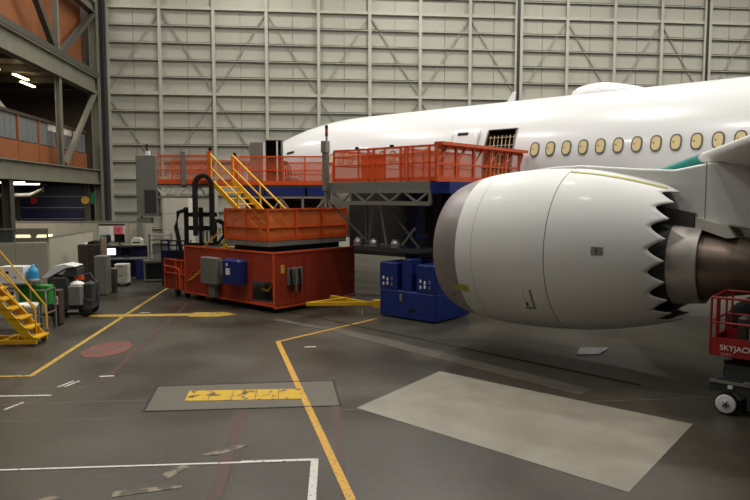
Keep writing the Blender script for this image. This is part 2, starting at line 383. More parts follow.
for (u_, d_) in ((-15.6, 38.6), (-15.8, 35.5), (-16.2, 41), (-17.2, 33.5), (-16.6, 37)):
    MB().box(u_-.08, u_+.08, d_-.9, d_+.9, 10.55, 10.63).build('fluorescent_or_fill_glow', TUBE, mz)
    ld_ = bpy.data.lights.new('tube_or_fill_light', 'AREA'); ld_.shape = 'RECTANGLE'; ld_.size = .16; ld_.size_y = 1.8; ld_.energy = 45; ld_.color = (1, .88, .66)
    lo = bpy.data.objects.new('tube_or_fill_light', ld_); COL.objects.link(lo); lo.location = hg(u_, d_, 10.54); lo.rotation_euler = (0, 0, TH)
bar('inner_brace', TAN, mz, (-15.2, 33.5, 9.2), (-15.2, 38.6, 6.9), 0.2, 0.35)
bar('inner_beam', OFFW, mz, (-14.6, 39.2, 8.0), (-14.6, 43.5, 8.0), 0.2, 0.5)
for (u_, d_) in ((-16.5, 40.5), (-15.5, 36.0)):  # fill tubes added under the slab to brighten the blue shutter
    MB().box(u_-.9, u_+.9, d_-.08, d_+.08, 4.72, 4.8).build('fluorescent_or_fill_glow', TUBE, mz)
    ld_ = bpy.data.lights.new('tube_or_fill_light', 'AREA'); ld_.shape = 'RECTANGLE'; ld_.size = 1.8; ld_.size_y = .16; ld_.energy = 70; ld_.color = (1, .9, .75)
    lo = bpy.data.objects.new('tube_or_fill_light', ld_); COL.objects.link(lo); lo.location = hg(u_, d_, 4.7); lo.rotation_euler = (0, 0, TH)
# blue shutter below the mezzanine
for k in range(4):
    z = 4.75-k*0.73
    box('shutter_panel', DBLUE, mz, -18.5, -14.3, 44.9, 45.0, z-0.68, z)
    box('shutter_strip', GALV, mz, -18.5, -14.3, 44.88, 45.0, z-0.73, z-0.68)
for k in range(2): box('shutter_post', STEELD, mz, -18.8+k*4.3, -18.5+k*4.3, 44.8, 45.1, 0, 4.85)
def disc(name, m, p, u, d_, z, r, th=0.03):
    return MB().lathe([(0.001, 0), (r, 0), (r, th), (0.001, th)], 20, (u, d_, z), 'y', False).build(name, m, p)
disc('red_sign', REDS, mz, -17.65, 44.8, 3.78, 0.22); disc('yellow_sign', SIGNY, mz, -14.4, 44.7, 3.8, 0.26)
box('green_sign', DGREEN, mz, -14.1, -13.8, 44.7, 44.78, 3.55, 4.3)
for k in range(5): bar('service_pipe', GALV, mz, (-19.3-k*.4, 43.5, 0), (-19.3-k*.4, 43.5, 4.9), 0.12)
tube('exhaust_duct', STEELD, mz, [(-22, 41, 4.1), (-18, 41, 4.05), (-16.3, 41, 4.1), (-15.6, 41, 4.4), (-15.5, 41, 4.8)], 0.16)

# ================================================================== AIRCRAFT
air = thing('airliner', C0, -PS, 'large white airliner with cream covered cabin windows, nose pointing away', 'airplane')
ZC, RY, RT, RB, SN = 4.90, 2.885, 3.08, 2.97, -20.5
NSEG = 96
def fus(s, phi, off=0.0):                                     # local point; phi 0 = port side, 90 deg = crown
    d = s-SN
    top, bot, wid, mid = RT, RB, RY, 0.0
    if d < 12: top = RT-(ZC+RT-4.05)*max(0, 1-d/12)**3.1
    if d < 7: bot = RB-(4.05-(ZC-RB))*max(0, 1-d/7)**2.2
    if d < 7.5: wid = RY*max(0.0, 1-max(0, 1-d/7.5)**2.3)**0.75
    c = math.cos(phi); sn = math.sin(phi)
    mid = (ZC+top + ZC-bot)/2; half = (top+bot)/2
    if top != RT or bot != RB: zz = mid+half*sn if d < 1.0 else ZC*(1-0)+ (mid-ZC) + half*sn
    else: zz = ZC+(RT if sn > 0 else RB)*sn
    if d < 12:
        k = min(1, max(0, (d-8)/4)); z2 = ZC+(RT if sn > 0 else RB)*sn; zz = zz*(1-k)+z2*k
    return Vector((s, -(wid*c+off*c), zz+off*sn))
ss = [SN+0.001, SN+.05, SN+.15, SN+.3, SN+.5, SN+.8, SN+1.2, SN+1.7, SN+2.3, SN+3, SN+3.8, SN+4.6, SN+5.5, SN+6.5, SN+7.5, SN+8.5, SN+9.5, SN+10.5,  -9, -7, -5, -3.7, -2.15, -0.9, 0, 2, 4, 6, 8, 10, 13, 16, 20]
fm = MB(); fv = [fus(s, 2*PI*k/NSEG) for s in ss for k in range(NSEG)]; ff = []
K0, K1 = -2, 9                                               # doorway rows of 3.75 degrees
for i in range(len(ss)-1):
    for k in range(NSEG):
        kk = k if k < NSEG/2 else k-NSEG
        if ss[i] == -2.15 and K0 <= kk < K1: continue
        ff.append((i*NSEG+k, i*NSEG+(k+1) % NSEG, (i+1)*NSEG+(k+1) % NSEG, (i+1)*NSEG+k))
fm.add(fv, ff, True); fm.add([fus(20, 2*PI*k/NSEG) for k in range(NSEG)], [tuple(range(NSEG))])
fuselage = fm.build('fuselage', WHITE, air)
# doorway recess and barrier net
dg = MB(); ring_o = []; ring_i = []
for s in (-2.15, -0.9):
    rng = range(K0, K1+1) if s == -2.15 else range(K1, K0-1, -1)
    for k in rng:
        p = fus(s, 2*PI*k/NSEG); ring_o.append(p); ring_i.append(p+Vector((0, 0.9, 0)))
n_ = len(ring_o); dg.add(ring_o+ring_i, [(i, (i+1) % n_, n_+(i+1) % n_, n_+i) for i in range(n_)]+[tuple(range(n_, 2*n_))])
doorway = dg.build('doorway', mat('doorway_dark', (60, 56, 48), 0.7), air)
fr = MB(); 
for i in range(n_):
    fr.bar(ring_o[i]+Vector((0, -.01, 0)), ring_o[(i+1) % n_]+Vector((0, -.01, 0)), 0.06, 0.03)
fr.build('door_frame', GREY, doorway)
for k in range(7):
    s = -2.05+k*0.17; bar('barrier_strap', OFFW if k % 2 else SIGNY, doorway, fus(s, -0.1)+Vector((0, .1, 0)), fus(s, 0.50)+Vector((0, .1, 0)), 0.035, 0.02)
for ph in (0.0, 0.12, 0.24, 0.36, 0.47): bar('barrier_strap', SIGNY if ph < .3 else OFFW, doorway, fus(-2.1, ph)+Vector((0, .08, 0)), fus(-0.95, ph)+Vector((0, .08, 0)), 0.035, 0.02)
def patch(s0, s1, p0, p1, off0, off1, ns=6, npn=10, rnd=0.0):  # thick curved panel on the skin
    m_ = MB(); v = []; 
    for off in (off0, off1):
        for i in range(ns+1):
            for j in range(npn+1): v.append(fus(s0+(s1-s0)*i/ns, p0+(p1-p0)*j/npn, off))
    W = npn+1; L = (ns+1)*W; f = []
    for i in range(ns):
        for j in range(npn): 
            a_ = i*W+j; f += [(a_, a_+1, a_+W+1, a_+W), (L+a_, L+a_+W, L+a_+W+1, L+a_+1)]
    for i in range(ns): f += [(i*W, (i+1)*W, L+(i+1)*W, L+i*W), (i*W+npn, L+i*W+npn, L+(i+1)*W+npn, (i+1)*W+npn)]
    for j in range(npn): f += [(j, L+j, L+j+1, j+1), (ns*W+j, ns*W+j+1, L+ns*W+j+1, L+ns*W+j)]
    m_.add(v, f, True); return m_
R_ = math.radians
dp = patch(-3.72, -2.48, R_(-7), R_(34), 0.05, 0.13).build('door_panel', WHITE, air)
def phi_z(z): return math.asin((z-ZC)/RT)
patch(-3.45, -2.98, phi_z(6.40), phi_z(6.50), 0.13, 0.16, 2, 2).build('door_handle', BLACK, dp)
patch(-13.75, -13.25, phi_z(6.34), phi_z(6.44), 0.0, 0.03, 2, 2).build('door_handle', BLACK, air)
# cabin windows
def oval(wd, ht, n=20):
    r = wd/2; pts = []
    for k in range(n):
        a_ = 2*PI*k/n; x = r*math.copysign(abs(math.cos(a_))**0.8, math.cos(a_)); z = math.sin(a_)
        z = (ht/2)*math.copysign(abs(z)**0.72, z); pts.append((x, z))
    return pts
cover_me = MB().prism(oval(0.27, 0.45), -0.035, 0.02).mesh('window', CREAM)
ov, ov2 = oval(0.36, 0.55), oval(0.27, 0.45)
rg = MB(); nn = len(ov); v = [(x, y, z) for y in (-0.03, 0.02) for (x, z) in ov]+[(x, y, z) for y in (-0.03, 0.02) for (x, z) in ov2]
rg.add(v, [(i, (i+1) % nn, nn+(i+1) % nn, nn+i) for i in range(nn)]+[(i, 2*nn+i, 2*nn+(i+1) % nn, (i+1) % nn) for i in range(nn)])
frame_me = rg.mesh('window_frame', FRAMEM)
latch_me = MB().box(-0.02, 0.02, -0.05, -0.03, -0.02, 0.02).mesh('window_tab', RUST)
ZW = 5.75; pw = phi_z(ZW); slope = math.atan2(RY*math.sin(pw), RT*math.cos(pw))
for i in list(range(0, 20))+list(range(-17, -5)):
    s = 0.61*i
    o = link('window', cover_me, air); o.location = fus(s, pw); o.rotation_euler = (-math.atan2(RY*math.sin(pw)/1.0*1.0, RT*math.cos(pw))*0.95, 0, 0)
    f_ = link('window_frame', frame_me, o)
    q = link('window_tab', latch_me, o); q.location = (-0.07, 0, 0.01)
# antennas on the crown
bl = MB(); 
bl.prism([(-2.8, ZC+RT-.05), (-2.45, ZC+RT-.05), (-2.33, ZC+RT+.42), (-2.47, ZC+RT+.42)], -0.03, 0.03).build('blade_antenna', WHITE, air)
rd = MB(); prof = []
v = []; f = []
NS, NA = 16, 16
for i in range(NS+1):
    x = i/NS; h = 0.50*(math.sin(PI*min(1, x**0.62)))**0.75 if 0 < x < 1 else 0.0; wd = 0.75*(math.sin(PI*x))**0.5 if 0 < x < 1 else 0
    for k in range(NA+1):
        a_ = PI*k/NA; v.append((0.05+x*3.2, wd*math.cos(a_), ZC+RT-0.12*(1 if True else 0)+h*math.sin(a_)*1.0))
for i in range(NS):
    for k in range(NA): f.append((i*(NA+1)+k, i*(NA+1)+k+1, (i+1)*(NA+1)+k+1, (i+1)*(NA+1)+k))
rd.add(v, f, True); rd.build('radome', WHITE, air)
# wing
def airfoil(c, th, n=16):
    pts = []
    for k in range(n+1):
        x = (1-math.cos(PI*k/n))/2; y = 5*th*(0.2969*math.sqrt(x)-0.126*x-0.3516*x*x+0.2843*x**3-0.1036*x**4); pts.append((x*c, y*c))
    return pts
def wing_le(t): return 3.0+(t-2.9)*math.tan(R_(33)), 4.3+(t-2.9)*math.tan(R_(5))
def wing_sec(t):
    sl, zl = wing_le(t); c = 11.5-(t-2.9)*0.62 if t < 10 else 7.1-(t-10)*0.30
    a_ = airfoil(c, 0.085); inc = R_(3)
    loop = [(x, y) for x, y in reversed(a_)]+[(x, -y) for x, y in a_[1:]]
    return [Vector((sl+x, -t, zl+y-x*math.tan(inc)+0.02*x)) for x, y in loop]
ts = [1.5, 4, 6, 8, 9.75, 12, 15, 18, 21, 25, 29]
secs = [wing_sec(t) for t in ts]; L = len(secs[0]); wm = MB()
wm.add([p for s_ in secs for p in s_], [(i*L+k, i*L+(k+1) % L, (i+1)*L+(k+1) % L, (i+1)*L+k) for i in range(len(ts)-1) for k in range(L)], True)
wm.add(secs[-1], [tuple(range(L))]); wing = wm.build('wing', WINGM, air)
# teal primed leading edge inboard of the pylon
def le_strip(t0, t1, m_, name, off=0.012, a0=12, a1=21):
    mm = MB(); v = []; f = []; cnt = 0; T = 8
    for i in range(T+1):
        t = t0+(t1-t0)*i/T; s_ = wing_sec(t); le = Vector((wing_le(t)[0]+0.6, -t, wing_le(t)[1]))
        for k in range(a0, a1): 
            p = s_[k]; d_ = (p-le); d_.y = 0; v.append(p+d_.normalized()*off)
    W = a1-a0
    for i in range(T):
        for k in range(W-1): f.append((i*W+k, i*W+k+1, (i+1)*W+k+1, (i+1)*W+k))
    return mm.add(v, f, True).build(name, m_, wing)
le_strip(6.5, 9.55, TEAL, 'primed_slat'); le_strip(9.6, 20.9, PYL, 'leading_edge_slat')

# ---- port engine
ENG_T, ENG_Z, SM = 9.75, 2.793, 4.4
eng_c = Vector((0, -ENG_T, ENG_Z))
def eng_R(s):
    u = min(1, max(0, (SM-s)/(SM-1.616)))
    if s <= SM: return 1.56+(1.955-1.56)*(1-u**3.0)**(1/1.35)
    if s < 4.83: return 1.955-(s-SM)*0.06
    x = (s-4.83)/(7.2-4.83); return 1.93-0.50*x**1.55
def eng_p(s, phi, r): return eng_c+Vector((s, -r*math.cos(phi), r*math.sin(phi)-0.096*min(1.2, max(0, (4.83-s)/3))))
def surf(name, m_, slist, rfun, par, n=96, drop=0.0):
    mm = MB(); mm.add([eng_p(s, 2*PI*k/n, rfun(s))-Vector((0, 0, drop)) for s in slist for k in range(n)],
        [(i*n+k, i*n+(k+1) % n, (i+1)*n+(k+1) % n, (i+1)*n+k) for i in range(len(slist)-1) for k in range(n)], True)
    return mm.build(name, m_, par)
SL = 2.47
eng = surf('engine', NAC, [SL+(4.82-SL)*i/24 for i in range(25)], eng_R, air)
tag(eng, 'white engine nacelle with sawtooth rear edge under the wing')
# inlet lip with the rolled inner edge
lipn = 96; lip_prof = [(1.616+(SL-1.616)*(i/14)**2, None) for i in range(14, -1, -1)]
lp = MB(); rows = []
for s, _ in lip_prof: rows.append([eng_p(s, 2*PI*k/lipn, eng_R(s)) for k in range(lipn)])
for i in range(1, 9):
    a_ = i/8*PI/2; s = 1.616+0.45*(1-math.cos(a_)); r = 1.56-0.16*math.sin(a_); rows.append([eng_p(s, 2*PI*k/lipn, r) for k in range(lipn)])
lp.add([p for r in rows for p in r], [(i*lipn+k, i*lipn+(k+1) % lipn, (i+1)*lipn+(k+1) % lipn, (i+1)*lipn+k) for i in range(len(rows)-1) for k in range(lipn)], True)
lip = lp.build('inlet_lip', LIP, eng)
surf('inlet_duct', GREY, [2.06, 2.6, 3.2, 3.6], lambda s: 1.40+0.02*(s-2.06), eng, 64)
fanm = MB()
for k in range(22):
    a0 = 2*PI*k/22; pts = []
    for r in (0.35, 0.8, 1.38):
        tw = 0.10+0.12*r
        for e in (-1, 1): pts.append(eng_p(3.5+e*0.12*(1.3-0.6*r), a0+e*tw/r*0.9*0.5, r))
    fanm.add(pts, [(0, 1, 3, 2), (2, 3, 5, 4)])
fanm.build('fan_blades', DGREY, eng)
MB().add([eng_p(3.3-0.7*math.cos(x*PI/2/6), 2*PI*k/24, 0.42*math.sin(x*PI/2/6)+.001) for x in range(7) for k in range(24)], [(i*24+k, i*24+(k+1) % 24, (i+1)*24+(k+1) % 24, (i+1)*24+k) for i in range(6) for k in range(24)], True).build('spinner', DGREY, eng)
surf('fan_backing', BLACK, [3.62, 3.63], lambda s: 1.42 if s < 3.625 else 0.01, eng, 48)
# reverser cowl with chevrons
NCH, PER = 20, 16; n = NCH*PER; SV, ST = 6.90, 7.22; PH0 = R_(7.2)
def s_end(phi):
    x = ((phi-PH0)/(2*PI/NCH)) % 1.0; x = abs(2*x-1)           # 1 at valley, 0 at tip
    return SV+(ST-SV)*(1-x)**1.45
rv = MB(); rows = []
for j in range(17):
    rows.append([eng_p(4.84+(s_end(2*PI*k/n)-4.84)*j/16, 2*PI*k/n, eng_R(4.84+(s_end(2*PI*k/n)-4.84)*j/16)) for k in range(n)])
for j in range(16, 9, -1):
    f_ = 1-(16-j)/16
    rows.append([eng_p(4.84+(s_end(2*PI*k/n)-4.84)*f_, 2*PI*k/n, eng_R(4.84+(s_end(2*PI*k/n)-4.84)*f_)-0.015-0.05*(16-j)/6) for k in range(n)])
rv.add([p for r in rows for p in r], [(i*n+k, i*n+(k+1) % n, (i+1)*n+(k+1) % n, (i+1)*n+k) for i in range(len(rows)-1) for k in range(n)], True)
rev = rv.build('reverser_cowl', NAC, eng)
surf('fan_duct', DUCT, [5.6, 6.2, 6.85], lambda s: 1.72-0.25*(s-5.6)/1.25 - 0.16, eng, 64)
surf('cowl_gap', SEAM, [4.815, 4.845], lambda s: eng_R(s)-0.012, eng)
surf('lip_seam', mat('light_seam', (178, 176, 170), 0.6), [2.95, 2.965], lambda s: eng_R(s)+0.002, eng)
surf('core_front_shade', DUCT, [5.6, 6.4, 6.9, 7.07], lambda s: 0.985-0.09*max(0, s-6.4)**1.2, eng, 72, 0.16)  # front of the core coloured dark as if in the duct's shadow
surf('core_cowl', COREM, [7.05, 7.07, 7.15, 7.3, 7.62, 7.65, 7.58], lambda s: (0.98-0.09*max(0, s-6.4)**1.2 if s != 7.58 else 0.80), eng, 72, 0.16)
surf('exhaust_nozzle', DKMETAL, [7.5, 7.62, 8.1, 8.7, 9.2, 9.22, 9.0], lambda s: (0.76-0.19*(s-7.5) if s != 9.0 else 0.38), eng, 64, 0.18)
surf('exhaust_plug', DKMETAL, [8.6, 9.2, 9.7, 10.1, 10.3], lambda s: max(0.02, 0.34-0.10*(s-8.6)**1.6), eng, 48, 0.18)
def cowl_patch(name, m_, s0, s1, p0, p1, off=0.006, par=None, ns=5, npn=5, smooth=True):
    mm = MB(); mm.add([eng_p(s0+(s1-s0)*i/ns, R_(p0+(p1-p0)*j/npn), eng_R(s0+(s1-s0)*i/ns)+off) for i in range(ns+1) for j in range(npn+1)],
        [(i*(npn+1)+j, i*(npn+1)+j+1, (i+1)*(npn+1)+j+1, (i+1)*(npn+1)+j) for i in range(ns) for j in range(npn)], smooth)
    return mm.build(name, m_, par or eng)
cowl_patch('edge_tape', YGREEN, 4.86, 6.95, 68.5, 71.5, 0.012, rev, 16, 2)
vc = cowl_patch('vent_cover', GALV, 5.84, 6.08, 1, 6.5, 0.008, rev); cowl_patch('vent_slit', BLACK, 5.94, 5.96, 1.5, 6, 0.012, rev)
cowl_patch('tape_patch', YGREEN, 2.28, 2.75, -32, -26, 0.010, eng)
cowl_patch('lip_port', BLACK, 2.12, 2.20, -40, -37.5, 0.006, eng)
for s0, s1, p0, p1 in ((4.20, 4.25, -40.5, -24.5), (4.42, 4.46, -40.5, -24.5), (4.20, 4.46, -41.5, -40.3), (4.20, 4.46, -25, -24.2)):
    cowl_patch('latch_panel_edge', CLEANW if s0 < 4.4 and p1 > -25 else SEAM, s0, s1, p0, p1, 0.012, eng)  # grey rear and lower edges paint the panel's shadow
cowl_patch('latch', BLACK, 4.26, 4.31, -38.5, -36, 0.014, eng)
# pylon
py = MB()
top = [(3.3, 4.62), (3.7, 4.70), (4.3, 4.76), (4.9, 4.78), (6.3, 4.66), (7.0, 4.62), (7.7, 4.75), (10.5, 4.6)]
bot = [(10.5, 3.7), (9.4, 3.25), (7.65, 3.50), (7.0, 3.6), (6.0, 3.9), (4.8, 4.2), (3.3, 4.5)]
py.prism(top+bot, -ENG_T-0.30, -ENG_T+0.30); pylon = py.build('pylon', PYL, air)
bv = pylon.modifiers.new('bevel', 'BEVEL'); bv.width = 0.22; bv.segments = 5; bv.limit_method = 'ANGLE'; bv.angle_limit = R_(60)
MB().prism([(6.7, 3.86), (7.48, 3.70), (7.48, 3.0), (6.7, 3.2)], -ENG_T-0.45, -ENG_T+0.45).build('heat_shield', SHIELD, pylon)
MB().prism([(7.5, 3.62), (8.1, 3.44), (8.25, 3.22), (8.1, 3.20), (7.5, 3.40)], -ENG_T-0.44, -ENG_T+0.44).build('aft_fairing', OFFW, pylon)
MB().box(7.63, 7.645, -ENG_T-0.305, -ENG_T-0.29, 3.5, 4.75).build('pylon_seam', SEAM, pylon)
# nose gear behind the stair tower
ng = MB().bar((-15.4, 0, 0.5), (-15.4, 0, 2.4), 0.22).build('nose_gear', GREY, air)
for y in (-0.3, 0.3): MB().lathe([(0.2, -0.16), (0.48, -0.15), (0.5, 0), (0.48, 0.15), (0.2, 0.16)], 24, (-15.4, y, 0.5), 'y').build('wheel', RUBBER, ng)

# port main gear beneath the wing root
mg = MB().bar((8.5, -4.9, 0.7), (8.5, -4.7, 3.6), 0.34).bar((8.5, -4.7, 2.2), (7.3, -4.2, 3.6), 0.16).bar((7.7, -4.9, 0.66), (9.3, -4.9, 0.66), 0.22, 0.24).build('main_gear', GREY, air)
gear_me = MB().lathe([(0.28, -0.2), (0.56, -0.22), (0.66, -0.14), (0.68, 0), (0.66, 0.14), (0.56, 0.22), (0.28, 0.2)], 28, (0, 0, 0), 'y').mesh('wheel', RUBBER)
hub_me = MB().lathe([(0.001, -0.12), (0.1, -0.16), (0.27, -0.1), (0.29, -0.18), (0.29, 0.18), (0.27, 0.1), (0.1, 0.16), (0.001, 0.12)], 24, (0, 0, 0), 'y').mesh('wheel_hub', SILV)
for ds in (-0.73, 0.73):
    for dt in (-0.45, 0.45):
        for nm, me_ in (('wheel', gear_me), ('wheel_hub', hub_me)): o = link(nm, me_, mg); o.location = (8.5+ds, -4.9+dt, 0.68)
MB().prism([(8.0, 3.3), (8.7, 3.3), (8.7, 1.4), (8.4, 1.3), (8.0, 1.5)], -5.35, -5.30).build('gear_door', WINGM, mg)

# ================================================================== STAIR TOWER (red base, orange landing cage, yellow stairs)
S0, T0 = -5.87, 10.2
tw = thing('stair_tower', ac(S0, T0), -PS, 'red wheeled stair tower with orange landing cage and yellow stairs', 'scaffold tower')
LX = lambda s: s-S0
LY = lambda t: -(t-T0)
x1 = 0.0; x0 = -5.35; xl = -6.8; yd = 4.1
# side sheets, each its own panel; the opening near the corner stays open
for a_, b_ in ((-5.35, -4.0), (-3.98, -2.6), (-2.58, -1.22)): cham('side_panel', REDOR, tw, a_, b_, 0, 0.05, 0.28, 2.08, 0.012)
cham('side_panel', REDOR, tw, -1.20, -0.03, 0, 0.05, 1.08, 2.08, 0.012); cham('side_panel', REDOR, tw, -1.20, -0.03, 0, 0.05, 0.22, 0.36, 0.012)
for k in range(3): cham('end_panel', REDOR, tw, -0.03, 0.02, 0.05+k*1.35, 0.05+(k+1)*1.35-0.02, 0.26, 2.08, 0.012)
box('base_floor', DGREY, tw, xl, 0, 0.06, yd, 0.3, 0.38); box('back_panel', REDOR, tw, x0, -0.05, yd-.05, yd, 0.3, 2.05)
box('inner_machine', DGREY, tw, -1.1, -0.3, 0.5, 1.2, 0.38, 0.8); tube('inner_pipe', YEL, tw, [(-1.0, .3, .75), (-.65, .3, .72), (-.5, .35, 1.0)], 0.05)
for a_, b_ in (((x0, 0, 2.1), (0.02, 0, 2.1)), ((0.02, 0, 2.1), (0.02, yd, 2.1)), ((x0, 0, 0.26), (0.02, 0, 0.26)), ((0.02, 0, 0.2), (0.02, yd, 0.2)), ((0.0, -.01, 0.2), (0.0, -.01, 2.1)), ((x0, 0, .26), (x0, 0, 2.1))):
    bar('frame_tube', ORANGE, tw, a_, b_, 0.06)
box('top_plate', DGREY, tw, x0, -0.02, 0.05, yd, 2.0, 2.06)
box('skirt_sheet', RNET, tw, xl, x0, 0.0, 0.02, 0.30, 1.5); box('skirt_sheet', RNET, tw, xl, xl+.02, 0.0, 1.4, 0.30, 1.5)
for z in (0.95, 1.5): bar('gate_rail', ORANGE, tw, (xl, -.03, z), (x0, -.03, z), 0.05)
for x in (xl, -5.95, -5.6): bar('gate_post', ORANGE, tw, (x, -.03, 0.3), (x, -.03, 1.5), 0.05)
tube('gate_handle', ORANGE, tw, [(xl+.1, -.12, 1.25), (-5.7, -.12, 1.2), (-5.6, -.12, 1.05), (-5.58, -.12, .35)], 0.03)
for (x, y) in ((-6.4, .3), (-5.2, .5), (-2.3, .3), (-0.9, .3), (-0.3, 3.6), (-5.0, 3.6)):
    cs = MB().lathe([(0.03, -.05), (0.15, -.05), (0.15, .05), (0.03, .05)], 16, (x, y, 0.15), 'y').box(x-.05, x+.05, y-.09, y+.09, 0.2, 0.31); cs.build('caster', DGREY, tw)
# boxes bolted to the side
gb = cham('control_box', GREY, tw, LX(-9.75), LX(-8.75), -0.32, 0.0, 0.80, 1.78, 0.03); box('box_leg', GREY, gb, LX(-9.4), LX(-9.0), -0.22, -0.02, 0.30, 0.80)
cham('junction_box', GALV, tw, LX(-8.68), LX(-8.34), -0.2, 0, 1.15, 1.72, 0.02)
bb = cham('blue_box', BLUE, tw, LX(-8.28), LX(-7.30), -0.42, 0, 0.92, 1.80, 0.06); box('box_label', CLEANW, bb, LX(-8.02), LX(-7.78), -0.43, -0.42, 1.25, 1.48); box('box_plate', CLEANW, bb, LX(-8.0), LX(-7.9), -.43, -.42, 1.56, 1.66)
for k in range(4): tube('yellow_hook', YEL, tw, [(LX(-11.0)+k*.27, -.05, .75+k*.14), (LX(-10.75)+k*.27, -.08, .8+k*.14), (LX(-10.6)+k*.27, -.05, .88+k*.14)], 0.022)
vb = cham('valve_block', GREY, tw, 0.03, 0.10, 0.55, 1.25, 0.95, 1.55, 0.01)
for k in range(3): tube('valve_hose', BLACK if k != 1 else SILV, vb, [(0.14, 0.65+k*.2, 1.5), (0.18, .66+k*.2, 1.15), (0.14, .68+k*.2, .7)], 0.04)
cham('yellow_label', SIGNY, tw, 0.02, 0.035, 0.28, 0.45, 1.38, 1.68, 0.005)
# landing on top of the base
lx1 = LX(-6.62); ly0 = LY(9.82); lx0 = LX(-9.1); ly1 = LY(5.8)
box('turntable', BLACK, tw, lx0+.3, lx1-.2, ly0+.2, ly1-.2, 2.06, 2.28)
box('landing_deck', GALV, tw, lx0, lx1, ly0, ly1, 2.26, 2.46)
railing(tw, [(lx0, ly0), (lx1, ly0), (lx1, ly1)], 2.46, 1.12, ORANGE, ONET, 1.2, (0.42,), 0.14, 0.055)
box('end_sheet', ONET, tw, lx0, lx1, ly1, ly1+.02, 2.46, 3.55); box('end_sheet', ONET, tw, lx0+.9, lx1-.3, ly0+1.9, ly0+1.92, 2.46, 3.5)
# stairs
sb = Vector((LX(-7.5), LY(9.05), 2.46)); st_ = Vector((LX(-10.66), LY(9.2), 4.56)); SW = 1.08
for o_ in (0, SW):
    y = LY(9.29)+o_
    MB().prism([(sb.x, 2.46), (sb.x+.35, 2.46), (st_.x+.15, 4.66), (st_.x-.2, 4.66)], y-.03, y+.03).build('stringer', YEL, tw)
    bar('handrail', YEL, tw, (sb.x+.2, y, 3.45), (st_.x-.05, y, 5.72), 0.05); bar('handrail', YEL, tw, (sb.x+.2, y, 2.98), (st_.x-.05, y, 5.2), 0.045)
    for k in range(3): f_ = k/2; bar('baluster', YEL, tw, (sb.x+.2+(st_.x-sb.x-.2)*f_, y, 2.5+2.1*f_), (sb.x+.2+(st_.x-sb.x-.2)*f_, y, 3.45+2.2*f_), 0.045)
for k in range(9):
    f_ = (k+.5)/9.3; x = sb.x+(st_.x-sb.x)*f_; z = 2.5+2.08*f_
    box('tread', YEL if k % 3 else SIGNY, tw, x-.14, x+.14, LY(9.29), LY(9.29)+SW, z, z+.05)
# lower flight behind the base
for o_ in (0, 0.7):
    bar('lower_rail', YEL, tw, (LX(-12.3), 0.5+o_, 1.1), (LX(-9.5), 0.5+o_, 2.75), 0.05)
    bar('lower_stringer', YEL, tw, (LX(-12.0), 0.5+o_, 0.4), (LX(-9.2), 0.5+o_, 2.2), 0.06, 0.18)
for k in range(6): box('lower_tread', SIGNY, tw, LX(-11.9)+k*.45, LX(-11.6)+k*.45, .5, 1.2, .55+k*.3, .59+k*.3)

# ================================================================== MAIN WORK PLATFORM with its blue lift base
S1, T1 = -5.35, 8.05
wp = thing('work_platform', ac(S1, T1), -PS, 'raised work platform with orange rails and grey truss beside the fuselage, on a blue base', 'work platform')
PL = 4.5; DPT = 4.0
cham('fascia', GREY, wp, 0, PL, -0.02, 0.06, 4.24, 4.54, 0.01)
box('deck', DGREY, wp, 0, 4.9, 0.05, DPT, 4.42, 4.54)
bar('truss_chord', GALV, wp, (0, 0, 3.82), (PL, 0, 3.82), 0.11, 0.13); bar('truss_chord', GALV, wp, (0, 0, 4.2), (PL, 0, 4.2), 0.09)
bar('truss_chord', GALV, wp, (0, DPT-.5, 3.82), (PL, DPT-.5, 3.82), 0.11)
for x in (0.0, PL, 1.1): bar('truss_post', GALV, wp, (x, 0, 3.8), (x, 0, 4.24), 0.09)
for k in range(4):
    xa = 0.15+k*1.1
    bar('truss_diagonal', GALV, wp, (xa, 0, 4.2), (xa+.5, 0, 3.86), 0.07); bar('truss_diagonal', GALV, wp, (xa+.5, 0, 3.86), (xa+1.0, 0, 4.2), 0.07)
for a_, b_ in (((0.05, .05, 3.8), (1.25, .9, 2.3)), ((2.1, .05, 3.8), (1.5, .5, 2.5)), ((2.4, .05, 3.8), (2.4, .4, 2.3)), ((2.2, .6, 3.8), (3.4, .9, 2.3)), ((3.6, .4, 3.0), (3.0, .5, 2.4)), ((1.1, .8, 3.8), (1.1, .8, 2.4))):
    bar('strut', GALV, wp, a_, b_, 0.07)
box('lower_tray', DGREY, wp, 0.9, 3.7, 0.35, 1.9, 2.16, 2.30); 
for x in (1.0, 1.75, 2.7): MB().lathe([(0.001, .16), (.1, .14), (.16, .06), (.18, 0)], 16, (x, .5, 2.44)).lathe([(.18, 0), (.18, -.14)], 16, (x, .5, 2.44)).build('lamp_dome', SILV, wp)
railing(wp, [(0.25, DPT-0.1), (0.25, 0.03), (4.95, 0.03)], 4.54, 1.1, ORANGE, NET, 1.15, (0.52, 0.8), 0.13, 0.055)
railing(wp, [(0.3, DPT-.15), (3.0, DPT-.15)], 4.54, 1.1, ORANGE, NET, 1.3, (0.5,), 0.14, 0.05)
for x, h in ((1.9, 1.1), (2.15, 1.1), (3.3, 1.1), (3.6, 1.1), (4.45, 1.1), (4.7, 1.1)): bar('gate_post', ORANGE, wp, (x, 0, 4.54), (x, 0, 4.54+h), 0.06)
box('orange_sheet', ORANGE, wp, 0.5, 1.55, 1.2, 1.24, 4.6, 5.55)
for x in (1.35, 2.9, 4.7): box('clamp', BLACK, wp, x-.06, x+.06, 0, .08, 5.66, 5.74)
box('shade_sheet', SHADE, wp, -2.6, 4.4, DPT-.12, DPT-.08, 1.6, 4.4)  # added dark sheet, stands in for the shade below the deck
box('blue_beam', BLUE, wp, PL+.02, PL+.75, -0.03, 3.9, 4.14, 4.5)
